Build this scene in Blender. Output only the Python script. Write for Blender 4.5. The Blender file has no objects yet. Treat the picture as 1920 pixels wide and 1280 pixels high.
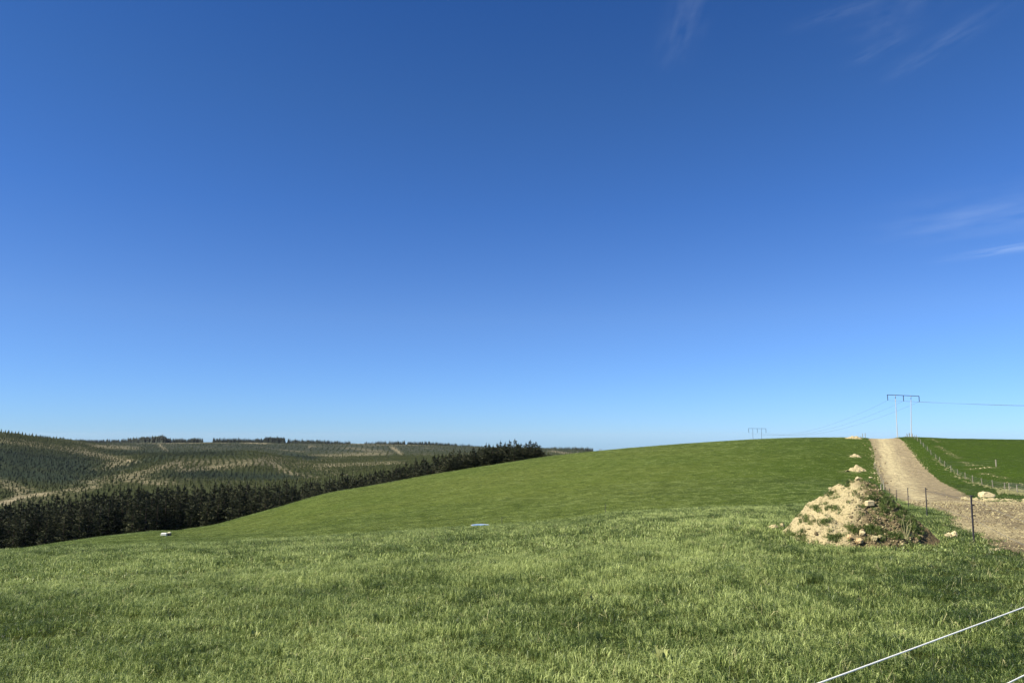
import bpy, math, random
import numpy as np
from math import radians as R, sin, cos, pi
from mathutils import Vector, Matrix
random.seed(7)
rng = np.random.default_rng(7)
sc = bpy.context.scene

# ------------------------------------------------------------------ camera, sky, sun, exposure
FPX, PITCH, EYE = 1387.0, math.atan(175.0/1387.0), 1.6      # focal length in photo pixels, upward pitch, eye height
SP, CP = math.sin(PITCH), math.cos(PITCH)
cam = bpy.data.cameras.new('camera'); cob = bpy.data.objects.new('camera', cam); sc.collection.objects.link(cob)
sc.camera = cob
cam.sensor_width = 36; cam.lens = 36*FPX/1920; cam.clip_start = 0.1; cam.clip_end = 20000
cob.location = (0, 0, EYE); cob.rotation_euler = (pi/2+PITCH, 0, 0)

SUN_AZ, SUN_EL = -112.0, 44.0        # degrees clockwise from the view direction; height above the horizon
world = bpy.data.worlds.new('World'); sc.world = world; world.use_nodes = True
wn = world.node_tree; wn.nodes.clear(); WL = wn.links.new
sky = wn.nodes.new('ShaderNodeTexSky'); sky.sky_type = 'NISHITA'; sky.sun_disc = False
sky.sun_elevation = R(SUN_EL); sky.sun_rotation = R(SUN_AZ)
sky.air_density = 0.8; sky.dust_density = 0.0; sky.ozone_density = 3.0; sky.altitude = 0
tc = wn.nodes.new('ShaderNodeTexCoord'); sep = wn.nodes.new('ShaderNodeSeparateXYZ')
WL(tc.outputs['Generated'], sep.inputs[0])
ramp = wn.nodes.new('ShaderNodeValToRGB')
st = [(0.0, (.505, .82, 1.42)), (.154, (.642, .916, 1.37)), (.292, (.49, .85, 1.39)), (.42, (.435, .81, 1.30)), (.53, (.355, .75, 1.29))]
while len(ramp.color_ramp.elements) < len(st): ramp.color_ramp.elements.new(.5)
for e, (p, c) in zip(ramp.color_ramp.elements, st):
    e.position = p; e.color = (c[0]/2, c[1]/2, c[2]/2, 1)
WL(sep.outputs[2], ramp.inputs[0])
def wmath(op, a, b=None, c=None):
    n = wn.nodes.new('ShaderNodeMath'); n.operation = op
    for i, v in enumerate((a, b, c)):
        if v is None: continue
        if isinstance(v, (int, float)): n.inputs[i].default_value = v
        else: WL(v, n.inputs[i])
    return n.outputs[0]
mul = wn.nodes.new('ShaderNodeMix'); mul.data_type = 'RGBA'; mul.blend_type = 'MULTIPLY'; mul.inputs[0].default_value = 1
WL(sky.outputs[0], mul.inputs[6]); WL(ramp.outputs[0], mul.inputs[7])
scl = wn.nodes.new('ShaderNodeVectorMath'); scl.operation = 'SCALE'; scl.inputs[3].default_value = 2.02
WL(mul.outputs[2], scl.inputs[0])
# thin cirrus: streaks of drawn-out noise on a high plane (x/z, y/z of the view direction)
zc = wmath('MAXIMUM', sep.outputs[2], .02)
px_ = wmath('DIVIDE', sep.outputs[0], zc); py_ = wmath('DIVIDE', sep.outputs[1], zc)
def dirp(x, y):
    u = 640-y; X, Y, Z = x-960, FPX*CP-u*SP, FPX*SP+u*CP
    return X/Z, Y/Z
def streak(p0, p1, wid, amt):
    (ax, ay), (bx, by) = dirp(*p0), dirp(*p1)
    L = math.hypot(bx-ax, by-ay); ux, uy = (bx-ax)/L, (by-ay)/L
    dx = wmath('SUBTRACT', px_, ax); dy = wmath('SUBTRACT', py_, ay)
    s = wmath('ADD', wmath('MULTIPLY', dx, ux), wmath('MULTIPLY', dy, uy))
    t = wmath('SUBTRACT', wmath('MULTIPLY', dx, uy), wmath('MULTIPLY', dy, ux))
    comb = wn.nodes.new('ShaderNodeCombineXYZ'); WL(wmath('MULTIPLY', s, 2.5/L), comb.inputs[0]); WL(wmath('MULTIPLY', t, 1.2/wid), comb.inputs[1])
    comb.inputs[2].default_value = p0[0]*.013
    nz = wn.nodes.new('ShaderNodeTexNoise'); nz.inputs['Scale'].default_value = 1.2; nz.inputs['Detail'].default_value = 3; WL(comb.outputs[0], nz.inputs['Vector'])
    gs = wmath('POWER', 2.718, wmath('MULTIPLY', wmath('POWER', wmath('ABSOLUTE', wmath('DIVIDE', wmath('SUBTRACT', s, L/2), L*.55)), 3.0), -1.0))
    gt = wmath('POWER', 2.718, wmath('MULTIPLY', wmath('POWER', wmath('ABSOLUTE', wmath('DIVIDE', t, wid)), 2.0), -1.0))
    k = wmath('MULTIPLY', wmath('MULTIPLY', gs, gt), wmath('MULTIPLY', wmath('MAXIMUM', wmath('SUBTRACT', nz.outputs[0], .30), 0.0), amt*1.5))
    return k
tot = None
for a in [((1308, -30), (1262, 110), .040, .07), ((1720, -20), (1640, 70), .08, .05), ((1500, 50), (1640, 0), .03, .06),
          ((1600, 120), (1700, 60), .03, .05), ((1680, 140), (1860, 20), .04, .07), ((1720, 430), (2150, 350), .34, .15), ((1820, 480), (2100, 430), .10, .34)]:
    k = streak(*a); tot = k if tot is None else wmath('ADD', tot, k)
tot = wmath('MINIMUM', tot, .6)
cl = wn.nodes.new('ShaderNodeMix'); cl.data_type = 'RGBA'; WL(tot, cl.inputs[0]); WL(scl.outputs[0], cl.inputs[6]); cl.inputs[7].default_value = (10.0, 11.5, 13.0, 1)
bg = wn.nodes.new('ShaderNodeBackground'); bg.inputs[1].default_value = 0.05; WL(cl.outputs[2], bg.inputs[0])
wo = wn.nodes.new('ShaderNodeOutputWorld'); WL(bg.outputs[0], wo.inputs[0])

sun = bpy.data.lights.new('sun', 'SUN'); sun.energy = 4.8; sun.angle = R(.53); sun.color = (1, .93, .78)
so = bpy.data.objects.new('sun', sun); sc.collection.objects.link(so)
sdir = Vector((sin(R(SUN_AZ))*cos(R(SUN_EL)), cos(R(SUN_AZ))*cos(R(SUN_EL)), sin(R(SUN_EL))))
so.rotation_euler = sdir.to_track_quat('Z', 'Y').to_euler()
sc.view_settings.view_transform = 'Standard'; sc.view_settings.look = 'None'; sc.view_settings.exposure = 1.0
sc.view_settings.gamma = 1.0; sc.view_settings.use_curve_mapping = False

# ------------------------------------------------------------------ helpers
PERM = np.random.default_rng(3).permutation(512)
GR = np.random.default_rng(4).uniform(0, 2*pi, 512)
def noise(x, y, seed=0):
    x = np.asarray(x, float)+seed*17.31; y = np.asarray(y, float)+seed*9.77
    xi = np.floor(x).astype(int); yi = np.floor(y).astype(int); xf = x-xi; yf = y-yi
    u = xf*xf*xf*(xf*(xf*6-15)+10); v = yf*yf*yf*(yf*(yf*6-15)+10)
    def g(ix, iy, dx, dy):
        a = GR[PERM[(PERM[ix & 511]+iy) & 511]]
        return np.cos(a)*dx+np.sin(a)*dy
    n00 = g(xi, yi, xf, yf); n10 = g(xi+1, yi, xf-1, yf); n01 = g(xi, yi+1, xf, yf-1); n11 = g(xi+1, yi+1, xf-1, yf-1)
    return ((n00*(1-u)+n10*u)*(1-v)+(n01*(1-u)+n11*u)*v)*1.5
def fbm(x, y, oct=4, seed=0, gain=.5):
    s = 0; a = 1; f = 1
    for i in range(oct):
        s = s+a*noise(np.asarray(x)*f, np.asarray(y)*f, seed+i*3); a *= gain; f *= 2.03
    return s
def sstep(a, b, x):
    t = np.clip((x-a)/(b-a), 0, 1); return t*t*(3-2*t)
def pchip(x, y, xq):
    # monotone cubic; y may be 2-D (rows = knots)
    x = np.asarray(x, float); y = np.asarray(y, float); one = y.ndim == 1
    if one: y = y[:, None]
    h = np.diff(x)[:, None]; d = np.diff(y, axis=0)/h
    m = np.zeros_like(y)
    a, b = d[:-1], d[1:]; w1 = 2*h[1:]+h[:-1]; w2 = h[1:]+2*h[:-1]
    ok = a*b > 0
    with np.errstate(divide='ignore', invalid='ignore'):
        m[1:-1] = np.where(ok, (w1+w2)/(w1/np.where(ok, a, 1)+w2/np.where(ok, b, 1)), 0)
    m[0] = d[0]; m[-1] = d[-1]
    i = np.clip(np.searchsorted(x, xq)-1, 0, len(x)-2)
    hh = h[i]; t = ((np.asarray(xq)-x[i])[:, None])/hh; t = np.clip(t, 0, 1)
    t2 = t*t; t3 = t2*t
    r = (2*t3-3*t2+1)*y[i]+(t3-2*t2+t)*hh*m[i]+(-2*t3+3*t2)*y[i+1]+(t3-t2)*hh*m[i+1]
    return r[:, 0] if one else r

def mesh_obj(name, V, F, mat=None, parent=None, smooth=False, uv=None):
    me = bpy.data.meshes.new(name)
    V = np.asarray(V, dtype=np.float32)
    if isinstance(F, np.ndarray):
        n, k = F.shape
        me.vertices.add(len(V)); me.vertices.foreach_set('co', V.ravel())
        me.loops.add(n*k); me.loops.foreach_set('vertex_index', F.astype(np.int32).ravel())
        me.polygons.add(n); me.polygons.foreach_set('loop_start', np.arange(0, n*k, k, dtype=np.int32))
        me.polygons.foreach_set('loop_total', np.full(n, k, dtype=np.int32))
        me.update(calc_edges=True)
    else:
        me.from_pydata([tuple(map(float, v)) for v in V], [], [tuple(map(int, f)) for f in F]); me.update()
    if smooth: me.polygons.foreach_set('use_smooth', [True]*len(me.polygons))
    if mat: me.materials.append(mat)
    o = bpy.data.objects.new(name, me); sc.collection.objects.link(o)
    if parent is not None: o.parent = parent
    return o
def vattr(o, name, arr):
    a = o.data.attributes.new(name, 'FLOAT', 'POINT'); a.data.foreach_set('value', np.asarray(arr, dtype=np.float32))
def empty(name, loc=(0, 0, 0), rz=0):
    o = bpy.data.objects.new(name, None); sc.collection.objects.link(o); o.location = loc; o.rotation_euler = (0, 0, rz)
    o.empty_display_size = .2; return o
def tag(o, label=None, cat=None, group=None, kind=None):
    if label: o['label'] = label
    if cat: o['category'] = cat
    if group: o['group'] = group
    if kind: o['kind'] = kind
    return o

class MB:
    def __init__(s): s.V = []; s.F = []
    def add(s, V, F):
        b = len(s.V); s.V += [tuple(v) for v in V]; s.F += [tuple(i+b for i in f) for f in F]
    def tube(s, pts, rad, n=6, cap=True):
        pts = [Vector(p) for p in pts]; rad = rad if hasattr(rad, '__len__') else [rad]*len(pts)
        base = len(s.V); prev = None
        for i, p in enumerate(pts):
            d = (pts[min(i+1, len(pts)-1)]-pts[max(i-1, 0)]).normalized()
            if prev is None:
                a = Vector((0, 0, 1)) if abs(d.z) < .9 else Vector((1, 0, 0)); u = d.cross(a).normalized()
            else: u = (prev-d*prev.dot(d)).normalized()
            prev = u; w = d.cross(u)
            for k in range(n):
                q = 2*pi*k/n; v = p+(u*cos(q)+w*sin(q))*rad[i]; s.V.append(tuple(v))
        for i in range(len(pts)-1):
            for k in range(n):
                k2 = (k+1) % n
                s.F.append((base+i*n+k, base+i*n+k2, base+(i+1)*n+k2, base+(i+1)*n+k))
        if cap:
            s.F.append(tuple(base+k for k in range(n))[::-1]); s.F.append(tuple(base+(len(pts)-1)*n+k for k in range(n)))
    def box(s, c, size, rz=0, bev=0, taper=1.0):
        cx, cy, cz = c; sx, sy, sz = [v/2 for v in size]; b = bev
        prof = [(-sz, b), (-sz+b, 0), (sz-b, 0), (sz, b)] if b else [(-sz, 0), (sz, 0)]
        base = len(s.V); m = 0
        for z, ins in prof:
            k = 1+(taper-1)*((z+sz)/(2*sz))
            ax, ay = (sx-ins)*k, (sy-ins)*k
            ring = [(-ax+b, -ay), (ax-b, -ay), (ax, -ay+b), (ax, ay-b), (ax-b, ay), (-ax+b, ay), (-ax, ay-b), (-ax, -ay+b)] if b else [(-ax, -ay), (ax, -ay), (ax, ay), (-ax, ay)]
            m = len(ring)
            for x, y in ring: s.V.append((cx+x*cos(rz)-y*sin(rz), cy+x*sin(rz)+y*cos(rz), cz+z))
        for i in range(len(prof)-1):
            for k in range(m):
                k2 = (k+1) % m; s.F.append((base+i*m+k, base+i*m+k2, base+(i+1)*m+k2, base+(i+1)*m+k))
        s.F.append(tuple(base+k for k in range(m))[::-1]); s.F.append(tuple(base+(len(prof)-1)*m+k for k in range(m)))
    def build(s, name, mat, parent=None, smooth=False): return mesh_obj(name, s.V, s.F, mat, parent, smooth)

# material helpers ---------------------------------------------------------------
class NT:
    def __init__(s, name):
        s.m = bpy.data.materials.new(name); s.m.use_nodes = True; s.t = s.m.node_tree; s.t.nodes.clear()
        s.out = s.t.nodes.new('ShaderNodeOutputMaterial')
    def n(s, typ, ins={}, **kw):
        nd = s.t.nodes.new(typ)
        for k, v in kw.items(): setattr(nd, k, v)
        for k, v in ins.items():
            if hasattr(v, 'is_output'): s.t.links.new(v, nd.inputs[k])
            else: nd.inputs[k].default_value = v
        return nd
    def math(s, op, a, b=0.0, clamp=False):
        return s.n('ShaderNodeMath', {0: a, 1: b}, operation=op, use_clamp=clamp).outputs[0]
    def noise(s, scale, detail=4, vec=None, rough=.5, out=0):
        ins = {'Scale': scale, 'Detail': detail, 'Roughness': rough}
        if vec is not None: ins['Vector'] = vec
        return s.n('ShaderNodeTexNoise', ins).outputs[out]
    def pos(s, sx=1, sy=1, sz=1):
        g = s.n('ShaderNodeNewGeometry').outputs['Position']
        return s.n('ShaderNodeMapping', {'Vector': g, 'Scale': (sx, sy, sz)}).outputs[0]
    def ramp(s, fac, stops):
        r = s.n('ShaderNodeValToRGB', {0: fac}); cr = r.color_ramp
        while len(cr.elements) < len(stops): cr.elements.new(.5)
        for e, (p, c) in zip(cr.elements, stops): e.position = p; e.color = (*c, 1) if len(c) == 3 else c
        return r.outputs[0]
    def mix(s, f, a, b, mode='MIX'):
        def col(v): return v if hasattr(v, 'is_output') else (*v, 1)
        return s.n('ShaderNodeMix', {0: f, 6: col(a), 7: col(b)}, data_type='RGBA', blend_type=mode).outputs[2]
    def attr(s, name): return s.n('ShaderNodeAttribute', attribute_name=name).outputs['Fac']
    def bump(s, h, strength, dist, normal=None):
        ins = {'Height': h, 'Strength': strength, 'Distance': dist}
        if normal is not None: ins['Normal'] = normal
        return s.n('ShaderNodeBump', ins).outputs[0]
    def fin(s, color, rough=.8, normal=None, spec=.3, metal=0.0, trans=None):
        ins = {'Base Color': color if hasattr(color, 'is_output') else (*color, 1), 'Roughness': rough, 'Metallic': metal, 'Specular IOR Level': spec}
        if normal is not None: ins['Normal'] = normal
        p = s.n('ShaderNodeBsdfPrincipled', ins).outputs[0]
        if trans is not None:
            tr = s.n('ShaderNodeBsdfTranslucent', {'Color': trans[1] if hasattr(trans[1], 'is_output') else (*trans[1], 1)}).outputs[0]
            p = s.n('ShaderNodeMixShader', {0: trans[0], 1: p, 2: tr}).outputs[0]
        s.t.links.new(p, s.out.inputs[0]); return s.m

# ------------------------------------------------------------------ terrain heights
def y2s(y):                                  # photo row -> slope (height per metre of forward distance)
    u = 640-y; return (FPX*SP+u*CP)/(FPX*CP-u*SP)
def x2t(x, y=920):                           # photo column -> tangent of azimuth
    u = 640-y; return (x-960)/(FPX*CP-u*SP)
def project(X, Y, Z):                        # used only to lay out traced outlines on the ground
    dz = Z-EYE; f = Y*CP+dz*SP; u = -Y*SP+dz*CP
    return 960+FPX*X/f, 640-FPX*u/f
# each column: photo x, brow row, brow distance, then (forward distance, row) beyond it
NEARD = [1.2, 2, 3, 5, 8, 12, 18, 25, 33, 42, 52, 62]
COL = {
 -350: (1050, 34, [(80, 1062), (150, 1075), (205, 1080), (240, 1092), (300, 1085)]),
 0:    (1031.5, 36, [(80, 1040), (150, 1044), (205, 1047), (240, 1058), (300, 1052)]),
 60:   (1028, 37, [(80, 1034), (110, 1030), (150, 1027), (165, 1030), (205, 1037), (240, 1050), (300, 1045)]),
 130:  (1023.5, 39, [(78, 1030), (105, 1021), (150, 1015), (170, 1018), (205, 1027), (240, 1042), (300, 1036)]),
 220:  (1022.5, 40, [(78, 1028), (105, 1013), (155, 1003), (175, 1006), (205, 1015), (240, 1034), (300, 1028)]),
 300:  (1019, 40, [(78, 1026), (105, 1010), (160, 995), (180, 998), (205, 1008), (240, 1028), (300, 1020)]),
 350:  (1017.3, 40, [(78, 1024), (105, 1010), (150, 1000), (185, 992.5), (205, 994), (240, 1022), (300, 1015)]),
 400:  (1017, 40, [(78, 1023), (105, 1009), (150, 996), (195, 984.5), (212, 987), (240, 1015), (300, 1008)]),
 466:  (1012.5, 41, [(78, 1019), (105, 1004), (150, 984), (198, 967), (214, 969), (242, 1006), (300, 1003)]),
 531:  (1008.5, 42, [(78, 1015), (105, 998), (150, 971), (200, 948.5), (216, 951), (244, 996), (300, 998)]),
 619:  (1003.5, 43, [(78, 1009), (105, 985), (150, 951), (202, 924), (220, 927), (246, 984), (300, 988)]),
 706:  (998, 44, [(78, 1003), (105, 976), (150, 938), (204, 909), (222, 912), (248, 965), (300, 975)]),
 820:  (990, 44, [(78, 997), (105, 965), (150, 922), (206, 888), (222, 891), (250, 938), (300, 955)]),
 925:  (984.5, 45, [(78, 992), (105, 955), (150, 906), (208, 871.5), (224, 874), (250, 912), (300, 935)]),
 1030: (976, 46, [(78, 983), (105, 946), (150, 892), (210, 855.5), (228, 858), (255, 876), (300, 900)]),
 1170: (959.5, 48, [(78, 966), (105, 925), (150, 872), (212, 841), (235, 843.5), (300, 858)]),
 1300: (951, 48, [(78, 957), (105, 915), (150, 860), (212, 831), (235, 833), (300, 846)]),
 1400: (948, 48, [(78, 950), (105, 908), (150, 852), (212, 824.5), (235, 826.5), (300, 840)]),
 1500: (944, 60, [(78, 936), (105, 902), (150, 847), (210, 820.8), (235, 823), (300, 838)]),
 1600: (938, 75, [(80, 928), (107, 903), (150, 855), (206, 820), (235, 822), (300, 838)]),
 1660: (934, 80, [(80, 927), (107, 905), (121, 892), (150, 862), (204, 822.3), (235, 824), (300, 838)]),
 1712: (934, 80, [(80, 926), (107, 905), (121, 892), (150, 860), (204, 819), (235, 821), (300, 838)]),
 1740: (934, 80, [(80, 925), (107, 905), (121, 892), (150, 858), (200, 820), (235, 822), (300, 838)]),
 1800: (935, 80, [(80, 925), (107, 905), (121, 890), (150, 858), (200, 822), (235, 824), (300, 838)]),
 1920: (936, 80, [(80, 924.5), (107, 903), (121, 890), (150, 860), (200, 823.5), (235, 826), (300, 838)]),
 2300: (938, 80, [(80, 925), (107, 905), (150, 862), (200, 824), (235, 827), (300, 838)]),
}
FAR = {  # valley and hills: photo x -> rows at distances
 -350: [(420, 970), (520, 915), (700, 850), (1000, 795), (1200, 800), (2300, 830), (3000, 850), (6000, 862)],
 0:    [(420, 948), (520, 905), (650, 855), (850, 818), (1000, 808.5), (1150, 815), (2300, 828), (3000, 840), (6000, 862)],
 60:   [(420, 945), (520, 905), (650, 865), (850, 829), (1030, 816), (1200, 821), (2300, 828.5), (3000, 840), (6000, 862)],
 130:  [(420, 938), (520, 900), (650, 871), (850, 841), (1060, 823.5), (1300, 829), (2300, 828.5), (3000, 840), (6000, 862)],
 200:  [(420, 930), (520, 893), (650, 874), (850, 856), (1100, 838), (1600, 833), (2300, 829), (3000, 840), (6000, 862)],
 300:  [(420, 922), (520, 886), (650, 862), (830, 850), (1000, 851), (1400, 840), (2000, 832), (2300, 829), (3000, 840), (6000, 862)],
 400:  [(420, 915), (520, 896), (620, 880), (760, 858), (900, 848), (1100, 850), (1600, 836), (2300, 828.5), (3000, 840), (6000, 862)],
 466:  [(420, 912), (520, 898), (620, 880), (760, 858), (920, 847), (1100, 849), (1600, 837), (2300, 828.5), (3000, 840), (6000, 862)],
 560:  [(420, 910), (520, 898), (700, 878), (950, 863), (1100, 857), (1300, 852), (1700, 840), (2300, 830), (3000, 841), (6000, 862)],
 660:  [(420, 900), (520, 890), (700, 878), (950, 866), (1100, 857), (1400, 848), (1800, 840), (2300, 831.5), (3000, 842), (6000, 862)],
 760:  [(420, 890), (700, 872), (950, 862), (1100, 856), (1400, 847), (1800, 839), (2350, 831.5), (3000, 842), (6000, 862)],
 880:  [(420, 885), (700, 868), (1100, 856), (1500, 848), (1900, 842), (2400, 836), (3000, 845), (6000, 862)],
 1030: [(420, 880), (900, 860), (1400, 850), (1900, 844), (2400, 839.5), (3000, 846), (6000, 862)],
 1105: [(420, 870), (900, 858), (1400, 850), (1900, 845), (2400, 840.5), (3000, 846), (6000, 862)],
 1170: [(420, 860), (900, 855), (1400, 851), (1900, 850), (2400, 849), (3000, 852), (6000, 862)],
 1400: [(427, 846), (900, 850), (1400, 850), (2400, 850), (3000, 852), (6000, 862)],
 2300: [(420, 846), (900, 850), (1400, 850), (2400, 850), (3000, 852), (6000, 862)],
}
LR = np.linspace(math.log(.4), math.log(9000), 620)
def build_height():
    azs, rows = [], []
    fx = sorted(FAR)
    for x in sorted(COL):
        yb, Db, far = COL[x]; t = x2t(x); k = math.sqrt(1+t*t)
        pts = []
        h0 = 1.6; b = h0/Db**2; a = -y2s(yb+3)-2*h0/Db
        nd = [d for d in NEARD if d < far[0][0]-8]
        for d in nd: pts.append((d, EYE-(h0+a*d+b*d*d)))
        for d, y in far: pts.append((d, EYE+d*y2s(y)))
        # interpolate the far table in x
        for d in (420, 520, 650, 800, 950, 1100, 1300, 1600, 1900, 2100, 2300, 2500, 3000, 6000):
            ys = []
            for q in fx:
                dd = [p[0] for p in FAR[q]]; yy = [p[1] for p in FAR[q]]
                ys.append(np.interp(d, dd, yy))
            y = float(pchip(fx, ys, np.array([x]))[0])
            pts.append((d, EYE+d*y2s(y)))
        lr = [math.log(.05)]+[math.log(p[0]*k) for p in pts]; z = [0]+[p[1] for p in pts]
        rows.append(pchip(lr, z, LR)); azs.append(math.atan(t))
    back = 0.5*(rows[0]+rows[-1])
    back = EYE-1.6-.03*np.exp(LR)*np.exp(-np.exp(LR)/200)*1.0+np.minimum(back, 0)*.2
    A = [-pi, -1.9]+azs+[1.9, pi]; Z = np.array([back, back]+rows+[back, back])
    AF = np.concatenate([np.linspace(-pi, -.75, 60, endpoint=False), np.linspace(-.75, .75, 900), np.linspace(.75, pi, 61)[1:]])
    return AF, pchip(A, Z, AF)
AF, ZF = build_height()
def Hbase(X, Y):
    X = np.asarray(X, float); Y = np.asarray(Y, float)
    az = np.arctan2(X, Y); lr = np.log(np.maximum(np.hypot(X, Y), .41))
    fi = np.interp(az, AF, np.arange(len(AF))); i = np.clip(fi.astype(int), 0, len(AF)-2); fa = fi-i
    fj = (lr-LR[0])/(LR[1]-LR[0]); j = np.clip(fj.astype(int), 0, len(LR)-2); fb = fj-j
    z = (ZF[i, j]*(1-fa)+ZF[i+1, j]*fa)*(1-fb)+(ZF[i, j+1]*(1-fa)+ZF[i+1, j+1]*fa)*fb
    return z
def H(X, Y):
    X = np.asarray(X, float); Y = np.asarray(Y, float)
    r = np.hypot(X, Y); z = Hbase(X, Y)
    near = 1-sstep(60, 160, r)
    z = z+near*(.035*fbm(X/1.1, Y/1.1, 3, 5)+.05*noise(X/4, Y/4, 9)*sstep(2, 8, r))
    fieldw = sstep(40, 90, r)*(1-sstep(240, 320, r))
    z = z+fieldw*(.07*noise(X/9, Y/9, 11)+.05*noise(X/3.1, Y/2.6, 12))
    hill = sstep(330, 600, r)
    z = z+hill*(1.1*noise(X/70, Y/70, 21)+.5*noise(X/28, Y/28, 22))*(1-.6*sstep(900, 1800, r))
    return z
def Hs(x, y): return float(H(np.array([x]), np.array([y]))[0])
def ground_hit(xp, yp, dmin=4.0, dmax=1200.0):       # where the sight line through a photo point meets the ground
    u = 640-yp; s = y2s(yp); t = (xp-960)/(FPX*CP-u*SP)
    D = np.exp(np.linspace(math.log(dmin), math.log(dmax), 1500))
    g = H(t*D, D)-(EYE+s*D); i = np.where(g > 0)[0]
    i = i[0] if len(i) else len(D)-1
    return t*D[i], D[i], float(H(np.array([t*D[i]]), np.array([D[i]]))[0])
def at(xp, yp, D):                                    # the world point seen at a photo point, D metres ahead
    u = 640-yp; den = FPX*CP-u*SP
    return Vector(((xp-960)/den*D, D, EYE+y2s(yp)*D))

def inpoly(px, py, poly):
    c = np.zeros(px.shape, bool); n = len(poly)
    for i in range(n):
        x1, y1 = poly[i]; x2, y2 = poly[(i+1) % n]
        if y1 == y2: continue
        k = ((y1 > py) != (y2 > py)) & (px < (x2-x1)*(py-y1)/(y2-y1)+x1); c ^= k
    return c
ROAD_L = [(1632, 812), (1630, 822), (1638.5, 847), (1641, 872), (1648, 893), (1657, 915), (1675, 932), (1690, 941), (1707, 948), (1739, 953), (1765, 961), (1786, 972), (1775, 983), (1796, 992), (1817, 998), (1841, 1006), (1860, 1024), (1897, 1034), (1920, 1050), (2100, 1120), (2500, 1250)]
ROAD_R = [(2900, 1200), (2900, 942), (1920, 940), (1861, 939.5), (1823, 933), (1801, 920.5), (1766, 904), (1739, 882.6), (1722.5, 863.6), (1711.6, 850), (1701, 836.5), (1690, 822.4), (1686, 812)]
def sm_edge(P, step=6):
    out = []
    for (a, b), (c, d) in zip(P[:-1], P[1:]):
        n = max(1, int(math.hypot(c-a, d-b)/step))
        for k in range(n): out.append((a+(c-a)*k/n, b+(d-b)*k/n))
    out.append(P[-1]); return out
ROAD_W = []
for (a, b) in sm_edge(ROAD_L)+sm_edge(ROAD_R):         # the outline as world points on the ground
    if b < 822.6: continue
    x, y, z = ground_hit(a, b, 3.0, 260)
    ROAD_W.append((x, y))
nL = sum(1 for p in sm_edge(ROAD_L) if p[1] >= 822.6)
# carry the track on over the crest, along its own direction
L0, R0 = ROAD_W[0], ROAD_W[-1]
dx, dy = .44, 1.0
ROAD_W = [(L0[0]+dx*120, L0[1]+dy*120)]+ROAD_W+[(R0[0]+dx*120, R0[1]+dy*120)]
def road_mask(X, Y):
    wob = .22*noise(X/.9, Y/.9, 31)+.18*noise(X/.28, Y/.28, 32)
    wob2 = .18*noise(X/.9+40, Y/.9, 33)
    sc_ = np.clip(np.hypot(X, Y)/60, .5, 1.0)
    return inpoly(X+wob*sc_, Y+wob2*sc_*2, ROAD_W)

# ------------------------------------------------------------------ materials
def m_pasture():
    t = NT('pasture_soil'); p = t.pos()
    n1 = t.noise(.035, 3, p); n2 = t.noise(.35, 4, p); n3 = t.noise(3.5, 5, p, .7); n4 = t.noise(14, 3, p, .8)
    c = t.ramp(t.math('ADD', t.math('MULTIPLY', n2, .5), t.math('MULTIPLY', n3, .5)), [(.3, (.034, .051, .008)), (.5, (.068, .091, .017)), (.7, (.108, .132, .030))])
    c = t.mix(t.math('MULTIPLY', t.ramp(n4, [(.35, (0, 0, 0)), (.7, (1, 1, 1))]), .5), c, (.15, .175, .06))
    c = t.mix(t.ramp(n1, [(.35, (0, 0, 0)), (.65, (1, 1, 1))]), c, t.mix(.35, c, (.05, .085, .015)))
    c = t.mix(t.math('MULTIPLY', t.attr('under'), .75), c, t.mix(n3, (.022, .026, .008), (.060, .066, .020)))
    # bare scraped earth and dead straw, fresh bright patch (painted in as attributes of the sheet)
    e = t.attr('earth'); en = t.math('MULTIPLY', t.math('MULTIPLY', t.math('SUBTRACT', e, .15), 1.3, True), t.ramp(t.math('ADD', t.math('MULTIPLY', n2, .5), t.math('MULTIPLY', n3, .6)), [(.50, (0, 0, 0)), (.60, (1, 1, 1))]))
    c = t.mix(en, c, t.mix(n4, (.32, .25, .14), (.45, .38, .24)))
    c = t.mix(t.attr('fresh'), c, (.13, .19, .022))
    c = t.mix(t.math('MULTIPLY', t.attr('dark'), .8), c, (.035, .065, .010))
    nb = t.bump(t.math('ADD', n3, t.math('MULTIPLY', n4, .5)), .55, .16)
    return t.fin(c, 1.0, nb, 0.0)
def m_road():
    t = NT('dry_clay_track'); p = t.pos()
    n1 = t.noise(.25, 4, p, .6); n2 = t.noise(2.2, 5, p, .7); n3 = t.noise(9, 5, p, .75); n4 = t.noise(30, 3, p, .7)
    st_ = t.noise(1.0, 4, t.n('ShaderNodeMapping', {'Vector': t.n('ShaderNodeNewGeometry').outputs['Position'], 'Rotation': (0, 0, R(23.7)), 'Scale': (1.0, .06, .3)}).outputs[0], .6)
    pale = t.mix(n3, (.47, .395, .21), (.66, .565, .325)); mud = t.mix(n3, (.15, .115, .065), (.42, .345, .20))
    w = t.math('ADD', t.attr('worn'), .10)
    f = t.math('ADD', w, t.math('MULTIPLY', t.math('SUBTRACT', t.math('ADD', t.math('MULTIPLY', n2, .6), t.math('MULTIPLY', st_, .6)), .6), 1.7), True)
    c = t.mix(f, mud, pale)
    c = t.mix(t.math('MULTIPLY', t.ramp(t.noise(1.3, 6, p, .8), [(.42, (1, 1, 1)), (.53, (0, 0, 0))]), .62), c, (.15, .115, .067))
    c = t.mix(t.math('MULTIPLY', t.ramp(n4, [(.55, (0, 0, 0)), (.72, (1, 1, 1))]), .35), c, (.55, .46, .31))
    c = t.mix(t.math('MULTIPLY', t.attr('damp'), t.ramp(n2, [(.35, (0, 0, 0)), (.6, (1, 1, 1))])), c, (.11, .085, .055))
    nb = t.bump(t.math('ADD', t.math('MULTIPLY', n2, .9), t.math('ADD', n3, t.math('MULTIPLY', n4, .4))), 1.0, .16)
    return t.fin(c, .95, nb, .1)
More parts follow.
